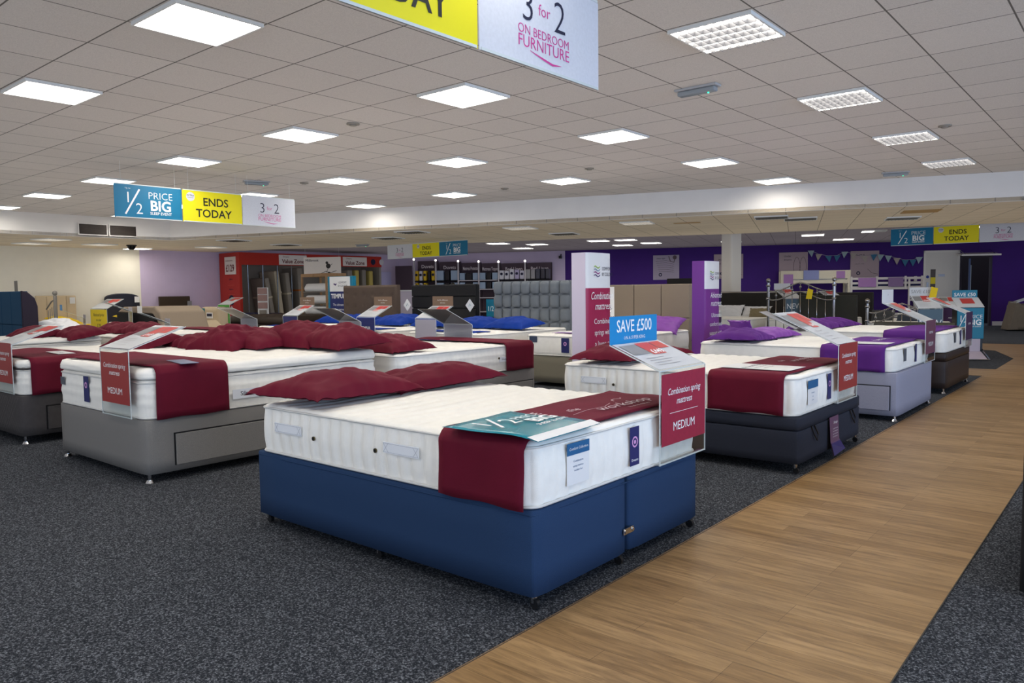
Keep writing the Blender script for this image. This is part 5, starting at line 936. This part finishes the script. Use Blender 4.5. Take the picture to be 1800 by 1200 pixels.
poster('greyish poster with curved line between the bunk beds and the door', -7.42, -6.66, 1.5, 2.37, OAT, [('Dream it', .09, 0, .72, 0), ('adventure awaits', .04, .02, .45, 0)], 'curve')
t = thing('bunting', 'string of pale triangular bunting flags sagging along the purple wall', 'bunting', (0, 0, 0), 0)
sx_ = [(-8.5, 2.42), (-8.28, 2.30), (-8.02, 2.24), (-7.78, 2.25), (-7.58, 2.36), (-7.35, 2.30), (-7.05, 2.20), (-6.8, 2.26), (-6.62, 2.24), (-6.42, 2.2), (-6.2, 2.12), (-5.98, 2.06), (-5.78, 2.06), (-5.62, 2.14)]
pts = [bw(x, .05) + Vector((0, 0, z)) for x, z in sx_]
b = B(); b.tube(pts, .004, 5); obj('string', b, SHW, t)
FLG = [mat('flag_pale', (150, 170, 176), .8), mat('flag_teal', (60, 110, 140), .8), mat('flag_cream', (168, 158, 150), .8)]
for k, p in enumerate(pts):
    b = B(); d_ = bx * .10; q = random.Random(k).uniform(-.04, .04); b.add([p - d_, p + d_, p + Vector((0, 0, -.21)) + bx * q], [(0, 2, 1)]); obj('flag', b, FLG[(k * 2 + k // 3) % 3], t, solid=.003)
BNK = mat('bunk_cream', (196, 188, 168), .6); BNW = mat('bunk_white', (196, 190, 186), .6)
def bunk(label, x0, x1, z1, m, slats):
    a = bw(x0, 1.0); w_ = (x1 - x0) / bx.x; t = thing('bunk_bed', label, 'bunk bed', (a.x, a.y, 0), BASE)
    for x in (0, w_):
        for y in (0, .9): b = B(); b.mm(x - .04, x + .04, y - .04, y + .04, 0, z1); obj('post', b, m, t)
    if slats:
        for z in (z1 - .10, z1 - .24, z1 - .40): b = B(); b.mm(.04, w_ - .04, -.02, .02, z, z + .07); obj('guard_rail', b, m, t)
        for x in (w_ * .35, w_ * .75): b = B(); b.mm(x, x + .06, -.03, .0, z1 - .40, z1); obj('rail_support', b, m, t)
        b = B(); [b.mm(w_ * .8 + q, w_ * .8 + q + .05, -.08, -.03, 0, z1 - .1) for q in (0, .38)]; [b.mm(w_ * .8, w_ * .8 + .43, -.075, -.035, z, z + .04) for z in (.3, .55, .8, 1.05)]; obj('ladder', b, m, t)
    else:
        b = B(); b.mm(.04, w_ - .04, -.02, .02, z1 - .26, z1); obj('side_panel', b, m, t); b = B(); b.mm(.04, w_ - .04, -.03, .03, z1 - .40, z1 - .29); obj('side_rail', b, m, t)
    b = B(); b.mm(.04, w_ - .04, .02, .86, z1 - .36, z1 - .3); b.mm(.04, w_ - .04, 0, .86, .3, .42); obj('slatted_deck', b, m, t)
    b, *_ = slab(w_ - .12, .82, .14, .05, 8, 6, 3, .04); obj('upper_mattress', shift(b, w_ / 2, .45, z1 - .3 + (0 if slats else -.01)), mat('mattress_navy', (34, 40, 80), .8) if slats else PILW, t, smooth=True)
    return a, w_
a, w_ = bunk('cream bunk bed with solid side panel against the purple wall', -9.35, -7.58, 1.76, BNK, False)
for x, ww, cc, lb in ((.18, .28, (150, 108, 160), 'purple'), (.85, .45, (120, 126, 170), 'blue'), (1.7, .25, (150, 150, 176), 'small grey')):
    p = Vector((a.x, a.y, 0)) + bx * x + bn * .04; b = B(); b.box((0, 0, 0), (ww, .01, .30 if ww > .26 else .22)); o = obj('sale_card', b, mat('cardb_%d' % cc[0], cc, .5)); o.location = (p.x, p.y, 1.62 if x > .3 else 1.5); o.rotation_euler = (0, 0, BASE); tag(o, lb + ' card hooked on the cream bunk bed panel', 'card')
a, w_ = bunk('white slatted bunk bed with ladder beside the cream one', -7.53, -5.72, 1.55, BNW, True)
for x, ww, cc, lb in ((.45, .5, (150, 160, 160), 'wide photo'), (1.25, .42, (122, 96, 134), 'mauve')):
    p = Vector((a.x, a.y, 0)) + bx * x + bn * .05; b = B(); b.box((0, 0, 0), (ww, .01, .28)); o = obj('sale_card', b, mat('cardb_%d' % cc[0], cc, .5)); o.location = (p.x, p.y, 1.37); o.rotation_euler = (0, 0, BASE); tag(o, lb + ' card hooked on the white slatted bunk bed rail', 'card')
# ------------------------------------------------------------------ right middle: dark headboards, brass beds, stands
DKH = mat('charcoal_leather', (32, 30, 28), .5, nscale=6, namt=.1); OLH = mat('olive_black_leather', (44, 44, 38), .5, nscale=6, namt=.1)
headboard('wide black headboard behind the white column base', -9.0, 17.4, 1.7, .3, 1.13, DKH, 'plain')
headboard('black headboard left of the chrome bed frame', -7.15, 17.4, 1.7, .3, 1.13, DKH, 'plain')
headboard('black headboard behind the NEW card', -5.35, 17.4, 1.6, .3, 1.13, DKH, 'plain')
headboard('dark olive leather headboard right of the chrome bed frame', -4.93, 15.6, 1.12, .3, 1.09, OLH, 'plain')
b = B(); b.cyl((-8.0, 17.44, 1.149), (-5.9, 17.44, 1.149), .02); tag(obj('chrome_rail', b, CHROME), 'long chrome rail along the top of the black headboards', 'rail')
for x, lb in ((-9.0, 'behind the purple display pillar'), (-7.15, 'left of the chrome bed frame'), (-5.45, 'inside the chrome bed frame')):
    simplebed(lb, x, 15.5, 1.4, 1.9, .35, .60, ('white divan base', WHITE), seed=int(-x * 9))
for x, y, z, m_, a_, lb, tl in ((-7.55, 16.9, .68, PILW, .34, 'white pillow leaning on the black headboard right of the purple display pillar', 1.0), (-6.95, 17.0, .66, PILW, .34, 'white pillow left of the chrome bed frame', .9), (-6.75, 16.7, .66, mat('olive_cushion', (132, 120, 92), .8), .24, 'olive cushion left of the chrome bed frame', 1.1),
                              (-5.9, 16.9, .66, PILW, .36, 'white pillow behind the NEW card', .8), (-5.15, 16.9, .66, PILW, .36, 'white pillow right of the NEW card', .8), (-5.2, 16.6, .66, MATS['olive_cushion'], .24, 'olive cushion seen through the chrome bed frame', 1.1)):
    pillow(lb, (x, y, z), 0, m_, a_, a_ * .62, .09, (tl, 0), int(-x * 10), None, 'cushion' if 'cushion' in lb else 'pillow', 'cushion' if 'cushion' in lb else 'pillow')
def brass(label, xa, xb, y, zp, zr, z0):
    t = thing('metal_bedstead', label, 'bed frame', ((xa + xb) / 2, y, 0), 0); w_ = (xb - xa) / 2
    for s in (-1, 1):
        b = B(); b.cyl((s * w_, 0, 0), (s * w_, 0, zp - .08), .028); p = obj('post', b, CHROME, t)
        b = B(); b.ball((s * w_, 0, zp - .03), .045, 14, 10); b.cyl((s * w_, 0, zp - .16), (s * w_, 0, zp - .12), .042); b.cyl((s * w_, 0, zp - .42), (s * w_, 0, zp - .38), .042); obj('finial', b, CHROME, p, smooth=True)
    n = 7; P = lambda u, base, amp: (u * w_, 0, base + amp * (.5 + .5 * math.cos(math.pi * u)) ** 1.0 * 1.0 - .04 * math.sin(math.pi * abs(u)) )
    for base, nm in ((zp - .24, 'top_rail'), (zp - .42, 'lower_rail')):
        b = B(); b.tube([P(-1 + 2 * k / 28, base, .16) for k in range(29)], .012, 8); obj(nm, b, CHROME, t, smooth=True)
    for k in range(n):
        u = -1 + 2 * (k + 1) / (n + 1); a_ = P(u, zp - .24, .16); c_ = P(u, zp - .42, .16); b = B(); b.cyl((u * w_, 0, z0), (u * w_, 0, c_[2]), .008, n=8); b.cyl(c_, a_, .008, n=8); b.ball((u * w_, 0, (a_[2] + c_[2]) / 2), .026, 10, 6); b.ball(a_, .018, 8, 6); obj('spindle', b, CHROME, t, smooth=True)
    return t
brass('tall chrome metal bedstead with ball finials', -6.02, -4.72, 15.35, 1.43, 1.0, .35)
brass('lower chrome metal bedstead in front of the door', -4.02, -2.85, 15.0, 1.02, .9, .3)
simplebed('under the lower chrome bedstead', -3.45, 15.08, 1.25, 1.9, .35, .60, ('white divan base', WHITE), rz=R, seed=97)
pillow('dark grey cushion seen through the left of the lower chrome bedstead', (-3.95, 15.8, .66), 0, mat('dark_grey_cushion', (66, 68, 70), .8), .22, .16, .08, (1.1, 0), 98, None, 'cushion', 'cushion')
pillow('dark blue-grey cushion seen through the middle of the lower chrome bedstead', (-3.45, 15.7, .66), 0, mat('slate_cushion', (58, 66, 80), .8), .24, .16, .08, (.8, 0), 99, None, 'cushion', 'cushion')
stand('SAVE £50 stand with purple card right of the purple display pillar', (-6.28, 13.3, .42), -.5, .42, .40, AUB, [('memory foam', .045, 0, .25, 0, .3), ('mattress', .045, 0, .18, 0, .3)], TEAL, [('SAVE £50', .09, 0, .04, .014, 0, 'CENTER', .95)], slope=(.32, .16), cz=(.02, .3))
b = B(); b.mm(-7.0, -6.1, 13.0, 13.9, 0, .42); tag(obj('divan_base', b, mat('teal_white_base', (160, 176, 180), .8), bev=.05, seg=3), 'pale low bed base under the SAVE £50 stand', 'bed base')
stand('slate blue NEW card stand seen through the tall chrome bedstead', (-5.60, 15.65, .60), -.6, .40, .42, NEWG, [('NEW', .155, 0, .22, -.002)], MATS['leaflet_pale'], None, slope=(.40, .20), cz=(.02, .41), hh=.12)
stand('teal half price card stand behind the right post of the tall chrome bedstead', (-5.0, 16.4, .60), -.6, .36, .42, TEAL, [('1/2 BIG', .12, 0, .2, 0)], slope=(.35, .15), cz=(.02, .41), ticket=False)
stand('slate blue NEW card stand with SAVE ticket behind the lower chrome bedstead', (-2.85, 14.35, .45), -.9, .42, .42, NEWG, [('NEW', .165, 0, .12, -.002)], MATS['leaflet_pale'], [('SAVE £100', .08, 0, .04, 0)], slope=(.30, .22), cz=(.02, .41), hm=GREYP, hh=.14)
for x, y, z, lb in ((-5.15, 15.2, 1.12, 'on the tall chrome bedstead'), (-2.87, 14.6, 1.13, 'on the stand in front of the white door')):
    b = B(); b.ext([(-.06, -.09), (.05, -.1), (.08, .08), (-.02, .11)], (0, 0, 0), (1, 0, 0), (0, 0, 1), (0, .004, 0)); o = obj('swing_ticket', b, YELC); o.location = (x, y, z); tag(o, 'yellow ticket ' + lb, 'ticket')
stand('dark purple card stand right of the white door', (-2.78, 15.9, .45), -1.1, .42, .42, AUB, [('mattress', .05, 0, .2, 0, .3)], slope=(.25, .17), cz=(.08, .4), ticket=False)
t = thing('bolster', 'dark olive leather bed end roll behind the brown base bed', 'bed frame', (-2.75, 12.75, 0), 0); b = B(); b.cyl((-.55, 0, .62), (.55, 0, .62), .09, n=16); obj('roll', b, OLH, t, smooth=False); b = B(); b.mm(-.5, .5, -.06, .06, 0, .6); obj('panel', b, OLH, t)
# floor standing SAVE £50 unit
t = thing('floor_sign', 'black floor standing sign with teal half price panel and SAVE £50 header', 'sign', (-2.36, 15.0, 0), math.radians(-62))
# local +X faces the viewer
b = B(); b.mm(-.28, -.02, -.2, .2, 0, .88); obj('cabinet', b, BLACKP, t)
b = B(); b.mm(-.02, .0, -.21, .21, .34, .87); k = obj('teal_panel', b, TEAL, t, bev=.01); text(k, [('1', .16, -.15, .30, 0), ('2', .16, -.07, .20, 0), ('PRICE', .09, .07, .36, -.002), ('BIG', .13, .07, .25, .03), ('SLEEP EVENT', .033, .07, .21, .0)], INKW, (.001, 0, .33), (0, 1, 0), (0, 0, 1)); obj('fraction_bar', stroke([(-.18, .20), (-.08, .42)], .014, (.001, 0, .33), (0, 1, 0), (0, 0, 1)), INKW, k)
b = B(); b.mm(-.015, -.005, -.16, .16, .10, .34); obj('lower_poster', b, mat('poster_pink_grey', (186, 172, 184), .4), t)
b = B(); b.add([(.0, -.17, .12), (0, .17, .12), (.30, .17, .01), (.30, -.17, .01)], [(0, 3, 2, 1)]); k = obj('sloped_tray', b, mat('poster_pink_grey', (186, 172, 184), .4), t, solid=.012)
b = B(); [b.tube([(-.02, s * .20, .16), (.32, s * .20, .012)], .010, 8) for s in (-1, 1)]; b.tube([(.32, -.2, .012), (.32, .2, .012)], .01, 8); obj('chrome_edge', b, CHROME, t)
b = B(); b.add([(0, -.21, .88), (0, .21, .88), (-.30, .21, 1.04), (-.30, -.21, 1.04)], [(0, 1, 2, 3)]); k = obj('sloped_top', b, MATS['leaflet_pale'], t, solid=.01); b = B(); b.add([(-.10, -.10, .942), (-.10, .10, .942), (-.26, .10, 1.028), (-.26, -.10, 1.028)], [(0, 1, 2, 3)]); obj('price_block', b, RED, k)
b = B(); b.mm(-.31, -.30, -.20, .20, 1.03, 1.17); k = obj('header_card', b, TEAL, t, bev=.004); text(k, [('SAVE £50', .085, 0, .03, .016)], INKW, (-.298, 0, 1.035), (0, 1, 0), (0, 0, 1))
# far right: settee back and black chair
t = thing('upholstered_counter', 'grey-beige upholstered bed end with draped corner at the right edge', 'bed base', (-2.35, 25.0, 0), BASE); b = B(); b.mm(-.62, 1.4, -.3, .5, .02, .72); obj('body', b, mat('stone_fabric', (112, 102, 90), .85, nscale=10, namt=.08), t, bev=.08, seg=3); b = B(); b.ext([(-.8, .02), (-.55, .03), (-.5, .72), (-.62, .80)], (0, -.3, 0), (1, 0, 0), (0, 0, 1), (0, .6, 0)); obj('draped_corner', b, MATS['stone_fabric'], t, bev=.02)
b = B(); b.box((-.35, -.1, .86), (.6, .45, .012), ry=-.35); obj('clear_cover', b, ACE, t)
t = thing('office_chair', 'black office chair back against the purple wall at the right edge', 'chair', (-2.45, 26.6, 0), .3); b = B(); b.mm(-.25, .25, 0, .08, .75, 1.38); obj('backrest', b, BLACKP, t, bev=.06, seg=3); b = B(); b.mm(-.28, .28, -.5, 0, .48, .58); obj('seat', b, BLACKP, t, bev=.04); b = B(); b.cyl((0, -.2, .05), (0, -.2, .5), .03); b.mm(-.03, .03, .0, .06, .5, .8); [b.tube([(0, -.2, .1), (.3 * math.cos(a), -.2 + .3 * math.sin(a), .03)], .02) for a in [k * 1.257 for k in range(5)]]; obj('pedestal', b, BLACKP, t)
# near right: dark bed just entering the frame
d = divan('divan_base', 'near black divan base just entering the frame at the right edge', (.0, 0), 0, 2.0, 1.5, .02, .58, mat('near_black_fabric', (22, 22, 24), .85), 'plain', None); d.location = (1.615, 4.38, 0)
# small dark monitor on the far bed, white shelving behind
t = thing('monitor', 'black monitor box on a white desk above the taupe headboard', 'monitor', (-7.8, 15.1, 0), 0); b = B(); b.mm(-.4, .2, 0, .3, 1.24, 1.48); obj('screen', b, BLACKP, t, bev=.01); b = B(); b.mm(-.55, .45, -.1, .5, 0, 1.24); obj('desk', b, mat('desk_dark', (34, 30, 32), .6), t); b = B(); b.mm(-.75, -.3, -.12, .0, 1.22, 1.30); obj('paper_tray', b, WHITE, t)
t = thing('wire_bed_end', 'cream wire bed end leaning near the purple wall left of the white display pillar', 'bed frame', (-11.3, 16.3, 0), 0); b = B(); b.tube([(-.3, 0, .3), (-.3, 0, 1.55), (-.22, 0, 1.63), (.22, 0, 1.63), (.3, 0, 1.55), (.3, 0, .3)], .018, 8); [b.cyl((q, 0, .3), (q, 0, 1.62), .008) for q in (-.15, 0, .15)]; b.cyl((-.3, 0, 1.3), (.3, 0, 1.3), .01); obj('wire_frame', b, CRM, t); b = B(); b.mm(-.3, .5, .1, .5, 0, 1.2); obj('box', b, PG, t)
for o in bpy.data.objects:
    if o.type == 'MESH' and o.parent is None and 'label' not in o and o.get('kind') != 'structure': print('UNTAGGED', o.name)

# put the origin of every thing built in place at its own base
def rebase(o):
    vs = [m.matrix_basis @ Vector(c) for m in o.children if m.type == 'MESH' for c in m.bound_box]
    if not vs: return
    c = Vector(((min(v.x for v in vs) + max(v.x for v in vs)) / 2, (min(v.y for v in vs) + max(v.y for v in vs)) / 2, min(v.z for v in vs)))
    o.location = c
    for m in o.children: m.location = m.location - c
for o in list(bpy.data.objects):
    if o.type == 'EMPTY' and o.parent is None and o.location.length < 1e-6: rebase(o)
